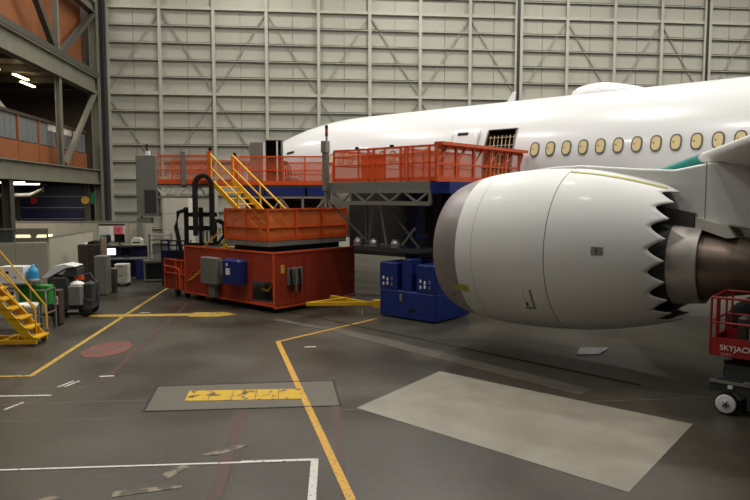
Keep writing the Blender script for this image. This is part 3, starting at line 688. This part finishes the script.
# blue base and mast under the aft end
bs = MB().cham(LX(-3.0)-S1+S0, 0, 0, 1, 0, 1, 0.01)
BX0, BX1 = -2.95-S1, -0.62-S1
base = cham('lift_base', BLUE, wp, BX0, BX1, 0.0, 2.0, 0.06, 0.95, 0.04)
tag(base, 'blue steel lift base under the platform end')
cham('base_cabinet', BLUE, base, BX0, BX0+0.78, 0.0, 1.6, 0.95, 1.85, 0.03); cham('base_cabinet', BLUE, base, BX1-0.78, BX1, 0.0, 1.6, 0.95, 1.85, 0.03)
cham('base_rib', BLUE, base, BX0+.95, BX0+1.35, 0.02, .6, 0.95, 2.0, 0.03)
box('back_plate', DBLUE, base, BX0+.78, BX1-.78, 0.9, 1.6, .95, 1.9); box('base_handle', SILV, base, BX0+.9, BX0+1.0, -.03, 0, .6, .85); box('base_slot', BLACK, base, BX0+1.25, BX0+1.5, -.012, 0, .28, .38)
for x in (BX0+.16, BX1-.62):
    for (dx, dz) in ((0, 0), (.17, -.04), (.17, -.18), (0.0, -.2), (.36, -.02), (.36, -.2)): cham('indicator', CLEANW if dx < .3 else GREY, base, x+dx, x+dx+.07, -.03, 0, 1.28+dz, 1.38+dz, .01)
cham('mast', DBLUE, wp, 2.75, 3.25, 0.95, 1.45, 0.9, 4.42, 0.03)
for z in (2.05, 2.6): box('mast_collar', BLUE, wp, 2.68, 3.32, .88, 1.52, z, z+.14)
box('mast_clip', SILV, wp, 2.9, 3.2, .84, .88, 2.2, 2.3)
box('rear_mast', DBLUE, wp, 2.3, 2.7, 3.2, 3.6, 0.0, 4.42)
# gangway from the platform to the aircraft door
gw = thing('gangway', ac(-2.12, 7.95), -PS, 'orange railed gangway reaching from the platform to the open aircraft door', 'gangway')
GX = 1.75; GL = 4.95
box('gangway_deck', BLUE, gw, 0, GX, 0.1, GL-.05, 4.36, 4.5)
for x in (GX,):
    MB().bar((x+.08, -0.45, 5.66), (x+.08, GL, 5.66), 0.30, 0.10).build('top_plate', ORANGE, gw)
    MB().bar((x-.05, -0.45, 5.60), (x-.05, GL, 5.60), 0.05, 0.16).build('top_rail', ORANGE, gw)
    for k in range(6):
        y = -0.42+k*1.02
        if y > GL: break
        bar('post', ORANGE, gw, (x, y, 4.5), (x, y, 5.62), 0.07); bar('bracket', ORANGE, gw, (x, y, 5.1), (x, min(GL, y+.55), 5.58), 0.06)
    for z in (4.58, 5.05): bar('mid_rail', ORANGE, gw, (x, -.42, z), (x, GL-.2, z), 0.05, .06 if z > 4.6 else .16)
    box('netting', NET, gw, x-.04, x-.03, -.4, GL-.2, 4.5, 5.55)
    bar('end_post', YEL, gw, (x, GL-.25, 4.3), (x, GL-.25, 5.5), 0.07)
railing(gw, [(0.0, 0.2), (0.0, GL-.5)], 4.5, 1.1, ORANGE, NET, 1.1, (0.5,), 0.14, 0.05)
# beacon post at the corner of the platform
bp_ = thing('beacon_post', ac(-5.40, 8.14), -PS, 'grey post with red and black stack light at the platform corner', 'beacon')
cham('post_body', GREY, bp_, -.10, .10, -.10, .10, 4.25, 5.6, .02); cham('post_box', GALV, bp_, -.13, .13, -.13, .10, 5.6, 6.02, .02); tube('light_stem', GALV, bp_, [(0.05, 0, 6.02), (0.05, 0, 6.2)], .04)
for k, m_ in enumerate((DGREY, REDS, BLACK)): MB().lathe([(.001, 0), (.055, 0), (.055, .125), (.001, .125)], 12, (.05, 0, 6.18+k*.13), 'z', False).build('light_segment', m_, bp_)
MB().bar((0, 0, 3.8), (0, 0, 4.26), .09).build('post_stub', GALV, bp_)

# ================================================================== tow bar
tb = thing('tow_bar', (-1.0, 22.3, 0), 0, 'yellow A-frame tow bar lying between red tower and blue base', 'tow bar')
def rel(p): return (p[0]+1.0, p[1]-22.3, p[2])
for a_, b_ in (((-2.35, 22.1, .40), (-0.3, 22.35, .38)), ((-1.6, 23.6, .42), (-0.3, 22.4, .38)), ((-2.2, 22.2, .40), (-1.0, 23.1, .42)), ((-0.3, 22.36, .38), (0.0, 22.45, .36))):
    bar('bar_tube', YEL, tb, rel(a_), rel(b_), 0.10, .12)
cham('coupling', YEL, tb, .93, 1.22, .0, .22, .24, .5, .02); MB().bar((.55, .07, 0), (.55, .07, .36), .05).build('jack_leg', YEL, tb)

# ================================================================== rear platforms at the nose
mp = thing('nose_platform', (-5.85, 27.4, 0), -0.02, 'long orange railed nose platform on blue beams, behind the stair tower', 'work platform')
box('deck', DGREY, mp, 0, 3.9, 0, 3.0, 4.42, 4.52)
for a_, b_ in ((1.3, 2.95), (3.05, 3.9), (0.3, 1.25)): box('blue_beam', BLUE, mp, a_, b_, -.02, .1, 4.06, 4.44)
bar('truss_chord', GALV, mp, (0, 0, 4.0), (3.9, 0, 4.0), .09); 
for x in (.1, 1.1, 1.95, 2.85, 3.8): bar('truss_post', GALV, mp, (x, 0, 3.4), (x, 0, 4.05), .09)
for xa, xb in ((1.95, 1.55), (1.95, 2.35), (3.8, 3.3), (3.8, 4.1)): bar('truss_diagonal', GALV, mp, (xa, 0, 3.98), (xb, 0, 3.4), .07)
bar('truss_chord', GALV, mp, (0, 0, 3.4), (4.0, 0, 3.4), .09)
box('shade_sheet', SHADE, mp, 0.1, 3.85, 1.7, 1.74, 1.6, 4.4)  # added sheet, darkens the space under the nose deck like shade
railing(mp, [(0.25, 0.0), (3.85, 0.0)], 4.52, 1.16, ORANGE, NET, 0.9, (.52,), .16, .05)
railing(mp, [(0.0, 2.9), (3.85, 2.9)], 4.52, 1.05, ORANGE, NET, 1.2, (.5,), .14, .05)
box('gate_post', ORANGE, mp, -.1, .18, -.05, .05, 4.45, 5.72); box('post_cap', BLACK, mp, -.02, .1, -.05, .05, 5.72, 5.84)
for x in (.5, 3.5): bar('leg', GALV, mp, (x, 1.5, 0), (x, 1.5, 4.42), .14)
lpf = thing('left_platform', (-9.05, 26.3, 0), 0.04, 'short orange railed platform at the far left end, tall grey cabinet on its side', 'work platform')
box('deck', DGREY, lpf, 0, 2.65, 0, 2.6, 4.44, 4.54)
bar('truss_chord', GALV, lpf, (0.1, 0, 4.44), (2.6, 0, 4.44), .09); bar('truss_chord', GALV, lpf, (0.1, 0, 4.02), (2.6, 0, 4.02), .09)
for k in range(4):
    x = .35+k*.56; bar('truss_diagonal', OFFW, lpf, (x, 0, 4.42), (x+.28, 0, 4.04), .075); bar('truss_diagonal', OFFW, lpf, (x+.28, 0, 4.04), (x+.56, 0, 4.42), .075)
railing(lpf, [(0.15, 0), (2.5, 0)], 4.54, 1.12, ORANGE, NET, 1.0, (.5,), .18, .06)
railing(lpf, [(0.3, 2.5), (2.9, 2.5)], 4.54, 1.05, ORANGE, NET, 1.2, (.5,), .14, .05)
box('gate_post', ORANGE, lpf, 2.36, 2.54, -.06, .06, 4.5, 5.85); box('post_cap', BLACK, lpf, 2.42, 2.55, -.05, .05, 5.85, 5.97)
box('grey_post', GREY, lpf, 1.35, 1.52, -.12, -.02, 4.5, 5.8)
cab = cham('control_cabinet', GREY, lpf, -.42, .38, -.15, .35, 3.25, 5.68, .02); box('cabinet_door', DGREY, cab, -.1, .36, -.17, -.15, 3.4, 4.3)
box('white_lamp', CLEANW, lpf, -.05, .1, -.1, .05, 5.68, 5.84); tube('lamp_stem', BLACK, lpf, [(.0, 0, 5.84), (.0, 0, 6.1)], .04)
box('walk_stub', GALV, lpf, -.45, .1, -.1, .3, 2.98, 3.2); bar('hanger', GALV, lpf, (-.3, .1, 3.2), (-.3, .1, 3.3), .08)
we = thing('white_enclosure', (-10.36, 32.3, 0), 0.02, 'tall white steel enclosure under the left orange platform', 'cabinet')
for k in range(5): cham('panel', OFFW, we, 0, 1.2, 0, 1.2, k*.8+.01, k*.8+.79, .015)

# cupboards on the nose platform
g1 = thing('grey_cupboard', (-5.38, 28.5, 4.52), 0, 'tall grey cupboard standing on the nose platform beside the black one', 'cabinet')
cham('body', GREY, g1, 0, .56, 0, .6, 0, 1.86, .015); box('door_edge', CLEANW, g1, .56, .66, 0, .05, 0, 1.84)
g2 = thing('black_cupboard', (-4.70, 28.5, 4.52), 0, 'tall black open cupboard on the nose platform in front of the aircraft nose', 'cabinet')
MB().box(0, .66, .55, .6, 0, 1.94).box(0, .03, 0, .6, 0, 1.94).box(.63, .66, 0, .6, 0, 1.94).box(0, .66, 0, .6, 1.9, 1.94).box(0, .66, 0, .6, 0, .04).build('body', BLACK, g2); box('corner_strip', CLEANW, g2, .46, .52, -.02, .02, .0, 1.9)
bg_ = thing('black_hose_bag', (-3.6, 28.3, 4.525), 0, 'black bag with hanging hoses on the nose platform floor', 'bag')
MB().lathe([(.001, 0), (.3, .05), (.34, .22), (.2, .38), (.001, .42)], 16, (0.05, 0, 0)).build('bag', DGREY, bg_)
for k in range(3): tube('hose', BLACK, bg_, [(-.2+k*.12, 0, .3), (-.25+k*.1, 0, .8), (-.3+k*.05, 0, 1.02)], .03)

# cable chain and lift mechanism below the left platform
ch = thing('cable_chain', (-7.05, 26.0, 0), 0.1, 'black looped cable chain hanging left of the yellow stairs', 'cable chain')
pts = [(-.05, 0, 2.5)]+[(-.05, 0, z) for z in (3.0, 3.5, 4.0)]+[(.27-.32*math.cos(a_*PI/8), 0, 4.5+.32*math.sin(a_*PI/8)*1.1) for a_ in range(9)]+[(.59, 0, z) for z in (4.0, 3.5, 3.0, 2.5)]
cm = MB()
for a_, b_ in zip(pts[:-1], pts[1:]):
    k = 3 if abs(a_[2]-b_[2]) > .3 else 1
    for j in range(k): p0 = Vector(a_).lerp(Vector(b_), j/k); p1 = Vector(a_).lerp(Vector(b_), (j+.98)/k); cm.bar(p0, p1, .30, .14, (0, 1, 0)) if False else cm.bar(p0, p1, .16, .34, (0, 1, 0))
cm.build('chain_links', BLACK, ch)
lm = thing('lift_mechanism', (-7.6, 26.9, 0), 0.05, 'black lift mechanism with hoses under the platform, left of the stairs', 'machine')
for x in (-.15, .45, 1.0): bar('upright', BLACK, lm, (x, .1, 0), (x, .1, 3.6 if x < .9 else 3.0), .16)
for z in (2.05, 2.75, 3.3): bar('crossbar', BLACK, lm, (-.2, .1, z), (1.1, .1, z), .1, .18)
for x in (.55, .7, .85): bar('cylinder', SILV, lm, (x, .0, 2.2), (x, .0, 2.6), .07)
for k in range(3): tube('hose', BLACK, lm, [(1.0+k*.1, 0, 3.1), (1.35+k*.1, 0, 2.9), (1.4+k*.1, 0, 2.4), (1.1+k*.1, 0, 2.0), (1.0, 0, 1.2)], .05)
tube('hose', BLACK, lm, [(-.1, 0, 3.5), (-.45, 0, 3.4), (-.55, 0, 2.8), (-.4, 0, 2.0), (-.3, 0, 1.0)], .09)
bar('diagonal', DGREY, lm, (1.0, .2, 2.0), (1.9, .2, 3.1), .1)
# blue trolley behind the red gate
bt = thing('blue_trolley', (-9.7, 29.6, 0), -0.1, 'dark blue steel trolley behind the red tower gate', 'trolley')
MB().cham(0, 1.15, 0, .8, 1.0, 1.62, .02).build('tray', DBLUE, bt); box('lower_shelf', DBLUE, bt, 0, 1.15, 0, .8, .3, .36)
for x in (0.03, .4, .75, 1.12): bar('upright', DBLUE, bt, (x, 0.03, 0.1), (x, 0.03, 2.05), .05)
for x in (0.03, 1.12): bar('upright', DBLUE, bt, (x, .77, 0.1), (x, .77, 2.05), .05)
for z in (1.85, 2.05): bar('rail', DBLUE, bt, (0, .03, z), (1.15, .03, z), .06)
for x in (.1, 1.05):
    for y in (.1, .7): MB().lathe([(.02, -.03), (.1, -.03), (.1, .03), (.02, .03)], 12, (x, y, .1), 'y').build('caster', RUBBER, bt)

# ================================================================== LEFT SIDE WORKSHOP
cb = thing('office_cubicle', hg(-13.5, 28.25), TH, 'beige cubicle partition with dark glass top strip, left edge', 'partition')
# local x along the wall, y away
for k in range(3): cham('partition_panel', TAN, cb, 2.85-(k+1)*1.3+.01, 2.85-k*1.3, 0, .08, 0, 2.15, .01)
for k in range(4): cham('partition_panel', TAN, cb, 2.80, 2.88, .1+k*1.4, .1+(k+1)*1.4-.01, 0, 2.3, .01)
for k in range(3): box('glass_pane', GLASS, cb, 2.85-(k+1)*1.3+.03, 2.85-k*1.3-.03, .03, .05, 2.18, 2.66)
bar('top_frame', GALV, cb, (-1.05, .04, 2.7), (2.87, .04, 2.7), .07); bar('top_frame', GALV, cb, (2.84, .04, 2.34), (2.84, 5.7, 2.34), .09)
for k in range(4): bar('frame_post', GALV, cb, (2.85-k*1.3, .04, 2.1), (2.85-k*1.3, .04, 2.7), .05)
for x, wd in ((1.35, .55), (2.2, .6)): MB().box(x, x+wd, .55, .75, 2.32, 2.38).box(x+.03, x+wd-.03, .55, .75, 2.38, 2.44).build('lamp_reflection', TUBE, cb)  # glowing blocks stand in for lamp reflections in the glass
bpn = thing('back_partition', hg(-15.2, 37.6), TH, 'long beige partition wall with a poster board at the back left', 'partition')
for k in range(6): cham('partition_panel', TAN, bpn, -.9+k*1.25+.01, -.9+(k+1)*1.25, 0, .08, 0, 2.62, .01)
box('top_cap', GALV, bpn, -.9, 6.6, -.02, .1, 2.62, 2.70)
pb = cham('poster_board', OFFW, bpn, 3.75, 5.17, -.05, -.01, 1.55, 2.52, .005)
box('board_header', BROWN, pb, 3.75, 5.17, -.06, -.05, 2.44, 2.54)
for (x, z, wd, h, m_) in ((2.36, 2.0, .4, .35, OFFW), (2.9, 1.98, .2, .4, CLEANW), (3.13, 1.95, .5, .45, PINK), (2.38, 1.6, .3, .33, TEALP), (2.72, 1.6, .2, .35, DGREEN), (2.98, 1.62, .2, .3, CLEANW), (3.24, 1.6, .38, .3, TEALP), (3.3, 2.1, .16, .16, REDS)):
    box('poster', m_, pb, x+1.43, x+1.43+wd, -.062, -.05, z, z+h)
lk = thing('grey_locker', hg(-9.25, 36.9), TH, 'narrow grey locker standing against the back partition', 'locker')
cham('body', GALV, lk, 0, .38, 0, .4, 0, 2.65, .03); box('handle', DGREY, lk, .3, .33, -.03, 0, 1.2, 1.4)
# yellow mobile steps
ys = thing('mobile_steps', (-9.15, 17.5, 0), 0.05, 'yellow mobile warehouse steps with handrails at the left edge', 'step ladder')
RUN, RISE = .215, .262
for y in (0, .65):
    MB().prism([(0, .15), (-.28, .15), (-7*RUN-.28, 7*RISE+.15), (-7*RUN, 7*RISE+.15)], y-.02, y+.02).build('stringer', YEL, ys)
    tube('handrail', YEL, ys, [(0, y, .35), (-.02, y, 1.02), (-7*RUN, y, 7*RISE+1.1)], .024); tube('handrail', YEL, ys, [(-.28, y, .95), (-7*RUN-.2, y, 7*RISE+.62)], .022)
    bar('base_rail', YEL, ys, (.0, y, .12), (-1.8, y, .12), .06, .1)
    bar('rear_leg', YEL, ys, (-1.75, y, .1), (-7*RUN, y, 7*RISE+.15), .05)
for k in range(7): box('tread', YEL, ys, -k*RUN-.28, -k*RUN+.04, -.02, .67, .2+k*RISE, .245+k*RISE)
box('cross_plate', YEL, ys, -.9, -.75, 0, .65, .1, .2)
for x in (-.1, -1.7):
    for y in (0, .65): MB().lathe([(.02, -.025), (.07, -.025), (.07, .025), (.02, .025)], 12, (x, y, .07), 'y').build('caster', GREY, ys)
# rack with goods on it
rk = thing('wire_rack', (-11.85, 19.4, 0), 0.04, 'galvanised rack behind the yellow steps, green sheet hung inside', 'rack')
for x in (0, 1.55, 2.0):
    for y in (0, .6): bar('upright', SILV, rk, (x, y, 0), (x, y, 1.45 if x < 1.9 else 1.25), .04)
for z in (.35, .75, 1.42): box('shelf', GALV, rk, -.05, 1.6, -.02, .62, z, z+.04)
for z in (.55, 1.25): bar('rail', SILV, rk, (1.55, 0, z), (2.02, 0, z), .035); bar('rail', SILV, rk, (2.0, 0, z), (2.0, .6, z), .035)
cham('green_sheet', GREEN, rk, .95, 1.98, .25, .6, .78, 1.36, .03)
cr = cham('white_carton', CLEANW, None, 0, .72, 0, .45, 0, .50, .008); cr.location = (-11.2, 19.45, 1.46); tag(cr, 'white printed carton on top of the rack', 'box')
box('carton_print', DGREY, cr, .18, .28, -.004, 0, .28, .36); box('carton_print', REDS, cr, .42, .5, -.004, 0, .16, .2); box('carton_flap', OFFW, cr, .02, .70, .2, .24, .5, .505)
jg = thing('blue_jug', (-10.3, 19.65, 1.482), 0, 'blue plastic water jug beside the white carton on the rack', 'jug')
MB().lathe([(.001, 0), (.15, 0), (.16, .05), (.16, .30), (.13, .40), (.05, .46), (.05, .52), (.001, .52)], 20).build('jug_body', CYAN, jg); MB().lathe([(.001, -.02), (.17, -.02), (.17, .1), (.162, .1)], 20).build('jug_stand', GALV, jg)
pr = thing('grey_machine', (-11.5, 19.5, .795), 0, 'pale grey bench machine on the middle shelf of the rack', 'machine')
cham('case', OFFW, pr, 0, .72, 0, .4, 0, .48, .04); box('panel', DGREY, pr, .45, .68, -.01, 0, .2, .4)
tray = thing('steel_sink', (-10.35, 18.6, 0), 0, 'small steel stand with white basin at the foot of the yellow steps', 'stand')
MB().lathe([(.001, .82), (.3, .84), (.34, .95), (.32, .95), (.28, .86), (.001, .84)], 20, (.25, .2, 0)).build('basin', CLEANW, tray)
for x in (0, .5):
    for y in (0, .4): bar('leg', SILV, tray, (x, y, 0), (x, y, .83), .03)
box('lower_shelf', GALV, tray, 0, .5, 0, .4, .25, .28)
bnr = thing('brown_bin', (-10.08, 20.3, 0), .1, 'slim brown bin with a white label plate, beside the floor scrubber', 'bin')
cham('bin_body', BROWN, bnr, 0, .22, 0, .4, .06, 1.12, .02); box('label_plate', CLEANW, bnr, .04, .18, -.012, 0, .68, .95); box('label_print', BLACK, bnr, .07, .14, -.015, -.012, .74, .86)
for x in (.04, .18): MB().lathe([(.01, -.02), (.06, -.02), (.06, .02), (.01, .02)], 10, (x, .2, .06), 'y').build('caster', RUBBER, bnr)
bar('handle', BROWN, bnr, (-.02, .2, 1.12), (-.02, .2, 1.55), .04)
# ride-on floor scrubber
sc = thing('floor_scrubber', (-11.0, 21.7, 0), 0.12, 'dark grey ride-on floor scrubber with white hood', 'floor scrubber')
MB().prism([(0, .25), (1.45, .25), (1.5, .55), (1.2, .65), (.1, .65)], 0, .95).build('chassis', DGREY, sc)
MB().cham(.05, .72, .05, .9, .62, 1.36, .06).build('solution_tank', DGREY, sc)
MB().prism([(-.12, 1.34), (.12, 1.36), (.66, 1.66), (.98, 1.70), (.62, 1.78), (.28, 1.72)], .06, .9).build('hood', CLEANW, sc)
MB().prism([(.5, 1.36), (1.0, 1.36), (1.02, 1.6), (.7, 1.66)], .12, .85).build('rear_cover', DGREY, sc)
MB().cham(.72, 1.2, -.1, .55, .42, 1.1, .07).build('recovery_tank', GREY, sc)
MB().lathe([(.001, .13), (.12, .11), (.22, .05), (.25, 0), (.001, 0)], 20, (.97, .2, 1.08)).build('tank_lid', CLEANW, sc)
MB().cham(1.2, 1.5, .1, .9, .5, 1.15, .05).build('battery_case', DGREY, sc); box('orange_valve', ORANGE, sc, .78, 1.1, .4, .6, 1.22, 1.36)
tube('suction_hose', BLACK, sc, [(.9, .6, 1.3), (1.3, .55, 1.4), (1.45, .5, 1.1), (1.5, .5, .5)], .05)
for x in (.25, 1.25):
    for y in (.05, .85): MB().lathe([(.03, -.06), (.2, -.06), (.22, 0), (.2, .06), (.03, .06)], 20, (x, y, .22), 'y').build('wheel', RUBBER, sc)
MB().prism([(-.1, .08), (1.5, .08), (1.55, .16), (-.1, .2)], -.08, -.02).build('squeegee', BLACK, sc)
# brown cabinet and its neighbours
bc = thing('brown_cabinet', (-13.0, 28.6, 0), TH, 'dark brown cabinet behind the floor scrubber with papers on top', 'cabinet')
cham('body', BROWN, bc, 0, 1.0, 0, .6, 0, 1.95, .02)
for k in range(2): box('door', BROWN, bc, .02+k*.49, .49+k*.49, -.02, 0, .1, 1.9)
cham('side_board', mat('tan_board', (120, 104, 84), .6), bc, 1.02, 1.10, -.3, .5, 0, 2.25, .01)
for k, (x, m_, h) in enumerate(((.0, CLEANW, .06), (.34, BLACK, .16), (.68, DGREY, .2))):
    q = MB().prism([(0, 0), (.30, 0), (.28, h), (.05, h*.6)], 0, .4).build('paper_stack' if k == 0 else 'tool_case', m_); q.location = (-13.0+x, 28.75+x*.1, 1.951)
    tag(q, ('white paper stack on the left of the brown cabinet', 'black tool case in the middle of the brown cabinet top', 'dark grey tool case on the right of the brown cabinet top')[k], ('papers', 'case', 'case')[k])
gc = thing('grey_cabinet', (-11.45, 26.6, 0), TH, 'waist-high grey steel cabinet left of the round trash can', 'cabinet')
cham('body', GALV, gc, 0, .50, 0, .6, .05, 1.62, .02); box('door', GREY, gc, .03, .47, -.015, 0, .12, 1.55); box('plinth', DGREY, gc, .03, .47, .03, .57, 0, .05)
tc_ = thing('trash_can', (-11.2, 27.8, 0), 0, 'round grey metal trash can beside the grey cabinet', 'trash can')
MB().lathe([(.001, 0), (.19, 0), (.22, .95), (.24, .97), (.22, 1.0), (.001, .98)], 24).build('can', GREY, tc_); MB().lathe([(.235, .95), (.25, .97), (.235, 1.0)], 24).build('rim', SILV, tc_)
wc = thing('white_cabinet', (-11.75, 29.4, 0), TH, 'white drawer cabinet on casters beside the trash can', 'cabinet')
cham('body', OFFW, wc, 0, .58, 0, .5, .14, 1.0, .02)
for x in (.06, .52):
    for y in (.06, .44): MB().lathe([(.01, -.02), (.06, -.02), (.06, .02), (.01, .02)], 10, (x, y, .06), 'y').bar((x, y, .06), (x, y, .15), .04).build('caster', RUBBER, wc)
for k in range(2): box('drawer', OFFW, wc, .03, .55, -.012, 0, .2+k*.4, .56+k*.4); box('handle', DGREY, wc, .2, .36, -.03, -.012, .48+k*.4, .51+k*.4)
dk = thing('work_bench', (-13.55, 31.4, 0), TH, 'workbench with blue legs carrying the monitors at the back left', 'desk')
box('top', GREY, dk, 0, 2.35, 0, .9, 1.0, 1.06); box('upper_shelf', GALV, dk, 0, 2.35, .55, .9, 1.62, 1.67)
box('side_panel', BLUE, dk, 1.98, 2.35, .02, .08, .05, 1.0); box('back_panel', DBLUE, dk, 0, 2.35, .85, .9, .05, 1.62)
for x in (.04, 2.31): bar('leg', DBLUE, dk, (x, .05, 0), (x, .05, 1.0), .07); bar('leg', DBLUE, dk, (x, .86, 0), (x, .86, 1.62), .07)
def monitor(x, y, z, wd, h, m_, label):
    t = thing('monitor', (x, y, z), TH, label, 'monitor')
    cham('case', BLACK, t, 0, wd, 0, .05, .14, .14+h, .01); box('screen', m_, t, .02, wd-.02, -.006, 0, .16, .12+h); box('stand', DGREY, t, wd/2-.04, wd/2+.04, .02, .05, .01, .2); box('foot', DGREY, t, wd/2-.14, wd/2+.14, -.06, .14, 0, .02)
monitor(-13.0, 31.65, 1.06, .46, .36, SCREEN, 'monitor with a lit white screen on the workbench')
monitor(-12.36, 31.75, 1.06, .55, .4, BLKGLASS, 'dark monitor on the workbench right of the lit one')
monitor(-12.78, 32.1, 1.67, .5, .4, BLKGLASS, 'black monitor on the upper bench shelf, in front of the posters')
monitor(-13.32, 32.1, 1.67, .36, .32, BLKGLASS, 'small black monitor at the left end of the upper bench shelf')
pt = thing('desktop_printer', (-12.0, 32.2, 1.67), TH, 'pale printer on the right end of the upper bench shelf', 'printer')
MB().prism([(0, 0), (.52, 0), (.52, .22), (.4, .34), (.1, .34), (0, .2)], 0, .4).build('case', OFFW, pt); box('paper_slot', BLACK, pt, .08, .44, -.01, 0, .08, .14)
sr = thing('steel_machine_stand', (-10.85, 30.7, 0), 0.25, 'tubular steel machine stand with glass shelves near the red tower', 'rack')
for x in (0, 1.3):
    for y in (0, .8): bar('upright', SILV, sr, (x, y, 0.0), (x, y, 1.0), .06)
for z in (.1, .95):
    for a_, b_ in (((0, 0), (1.3, 0)), ((0, .8), (1.3, .8)), ((0, 0), (0, .8)), ((1.3, 0), (1.3, .8))): bar('frame_bar', SILV, sr, (*a_, z), (*b_, z), .06)
box('dark_case', BLACK, sr, .06, 1.24, .06, .76, .14, .9); box('table_top', GREY, sr, -.05, 1.35, -.05, .85, .98, 1.04)
for z in (1.3, 1.95, 2.2): box('glass_shelf', GALV, sr, .2, 1.25, .2, .8, z, z+.04)
for x in (.22, 1.22): bar('upper_post', SILV, sr, (x, .75, 1.0), (x, .75, 2.3), .05); bar('upper_post', SILV, sr, (x, .22, 1.0), (x, .22, 2.3), .04)
cham('grey_unit', GREY, sr, .35, 1.1, .35, .7, 1.36, 1.8, .04)

# ================================================================== SCISSOR LIFT at the right
sl = thing('scissor_lift', ac(8.52, 11.63), -PS, 'red and black scissor lift with white wheel at the right edge', 'scissor lift')
LL, LW = 2.35, 1.15; xo = -.30
MB().prism([(xo, .38), (xo, .60), (xo+.2, .68), (LL-.3, .68), (LL-.05, .58), (LL-.05, .3), (1.6, .14), (.35, .14), (.33, .42), (-.22, .42)], .06, LW-.06).build('chassis', DGREY, sl)
box('chassis_edge', GALV, sl, xo, LL, .03, .06, .58, .63); 
for k in range(3): box('chassis_plate', SILV, sl, .28+k*.32, .42+k*.32, .02, .06, .64, .67)
box('chassis_lamp', CLEANW, sl, 0.02, .1, .02, .06, .50, .56); box('side_sticker', CLEANW, sl, .62, .9, .03, .06, .36, .42)
for x in (0, 1.78):
    for y in (0.02, LW-.14):
        wl = MB().lathe([(.10, 0), (.19, -.01), (.205, .03), (.205, .11), (.19, .14), (.10, .14)], 28, (x, y, .205), 'y').build('wheel', RUBBER, sl)
        MB().lathe([(.001, -.012), (.05, -.018), (.06, -.012), (.15, -.016), (.175, -.012), (.178, .10)], 28, (x, y, .205), 'y').build('wheel_rim', CLEANW, wl)
        hb = MB()
        for k in range(5): a_ = 2*PI*k/5; hb.bar((x, y-.024, .205), (x+.065*math.cos(a_), y-.024, .205+.065*math.sin(a_)), .012, .04, (0, 1, 0))
        hb.build('wheel_hub', DGREY, wl)
for k in range(3):
    z0 = .70+k*.12; bar('scissor_arm', BLACK, sl, (-.1, .25, z0), (LL-.5, .25, z0+.1), .05, .09); bar('scissor_arm', BLACK, sl, (-.1, .85, z0+.1), (LL-.5, .85, z0), .05, .09)
cham('battery_tray', DGREY, sl, -.05, LL-.4, .10, 1.05, .66, .95, .03)
zp = 1.10
box('platform_floor', DGREY, sl, xo, LL, 0, LW, zp, zp+.06)
for y in (0, LW): box('kick_panel', REDL, sl, xo+.02, LL, y-.015, y+.015, zp, zp+.34)
for x in (xo, LL): box('kick_panel', REDL, sl, x-.015, x+.015, 0, LW, zp, zp+.3)
for y in (0, LW):
    tube('top_rail', REDL, sl, [(xo, y, zp+1.08), (LL, y, zp+1.08)], .024); tube('mid_rail', REDL, sl, [(xo, y, zp+.62), (LL, y, zp+.62)], .02)
    for x in (xo, xo+.10, .55, 1.2, 1.8, LL): tube('rail_post', REDL, sl, [(x, y, zp+.02), (x, y, zp+1.08)], .022)
for x in (xo, LL):
    tube('top_rail', REDL, sl, [(x, 0, zp+1.08), (x, LW, zp+1.08)], .024); tube('mid_rail', REDL, sl, [(x, 0, zp+.62), (x, LW, zp+.62)], .02); tube('rail_post', REDL, sl, [(x, LW/2, zp), (x, LW/2, zp+1.08)], .022)
mtx = lambda x, z, sh=0: Matrix.Translation((x, -.02, z)) @ Matrix.Rotation(PI/2, 4, 'X')
text('lettering', CLEANW, sl, 'SKYJACK', .138, mtx(xo+.17, zp+.12))
text('small_lettering', mat('dull_pink_print', (200, 150, 150)), sl, 'SJ4832', .07, mtx(xo+.19, zp+.025))
text('lettering', CLEANW, sl, 'SKYJACK', .11, Matrix.Translation((.50, .098, .55)) @ Matrix.Rotation(PI/2, 4, 'X') @ Matrix.Translation((0, .2, 0)))
# load in the lift basket
ld = thing('equipment_crate', ac(8.75, 11.1, 1.162), -PS, 'pale grey equipment stack standing inside the red lift basket', 'crate')
cham('case', GALV, ld, 0, .9, 0, .5, 0, .42, .03); cham('upper_case', TAN, ld, .1, .6, .05, .45, .42, .8, .03); box('strap', BLACK, ld, .28, .34, -.012, .46, .0, .80); cham('side_bag', BROWN, ld, -.22, -.03, .1, .4, 0, .6, .04)
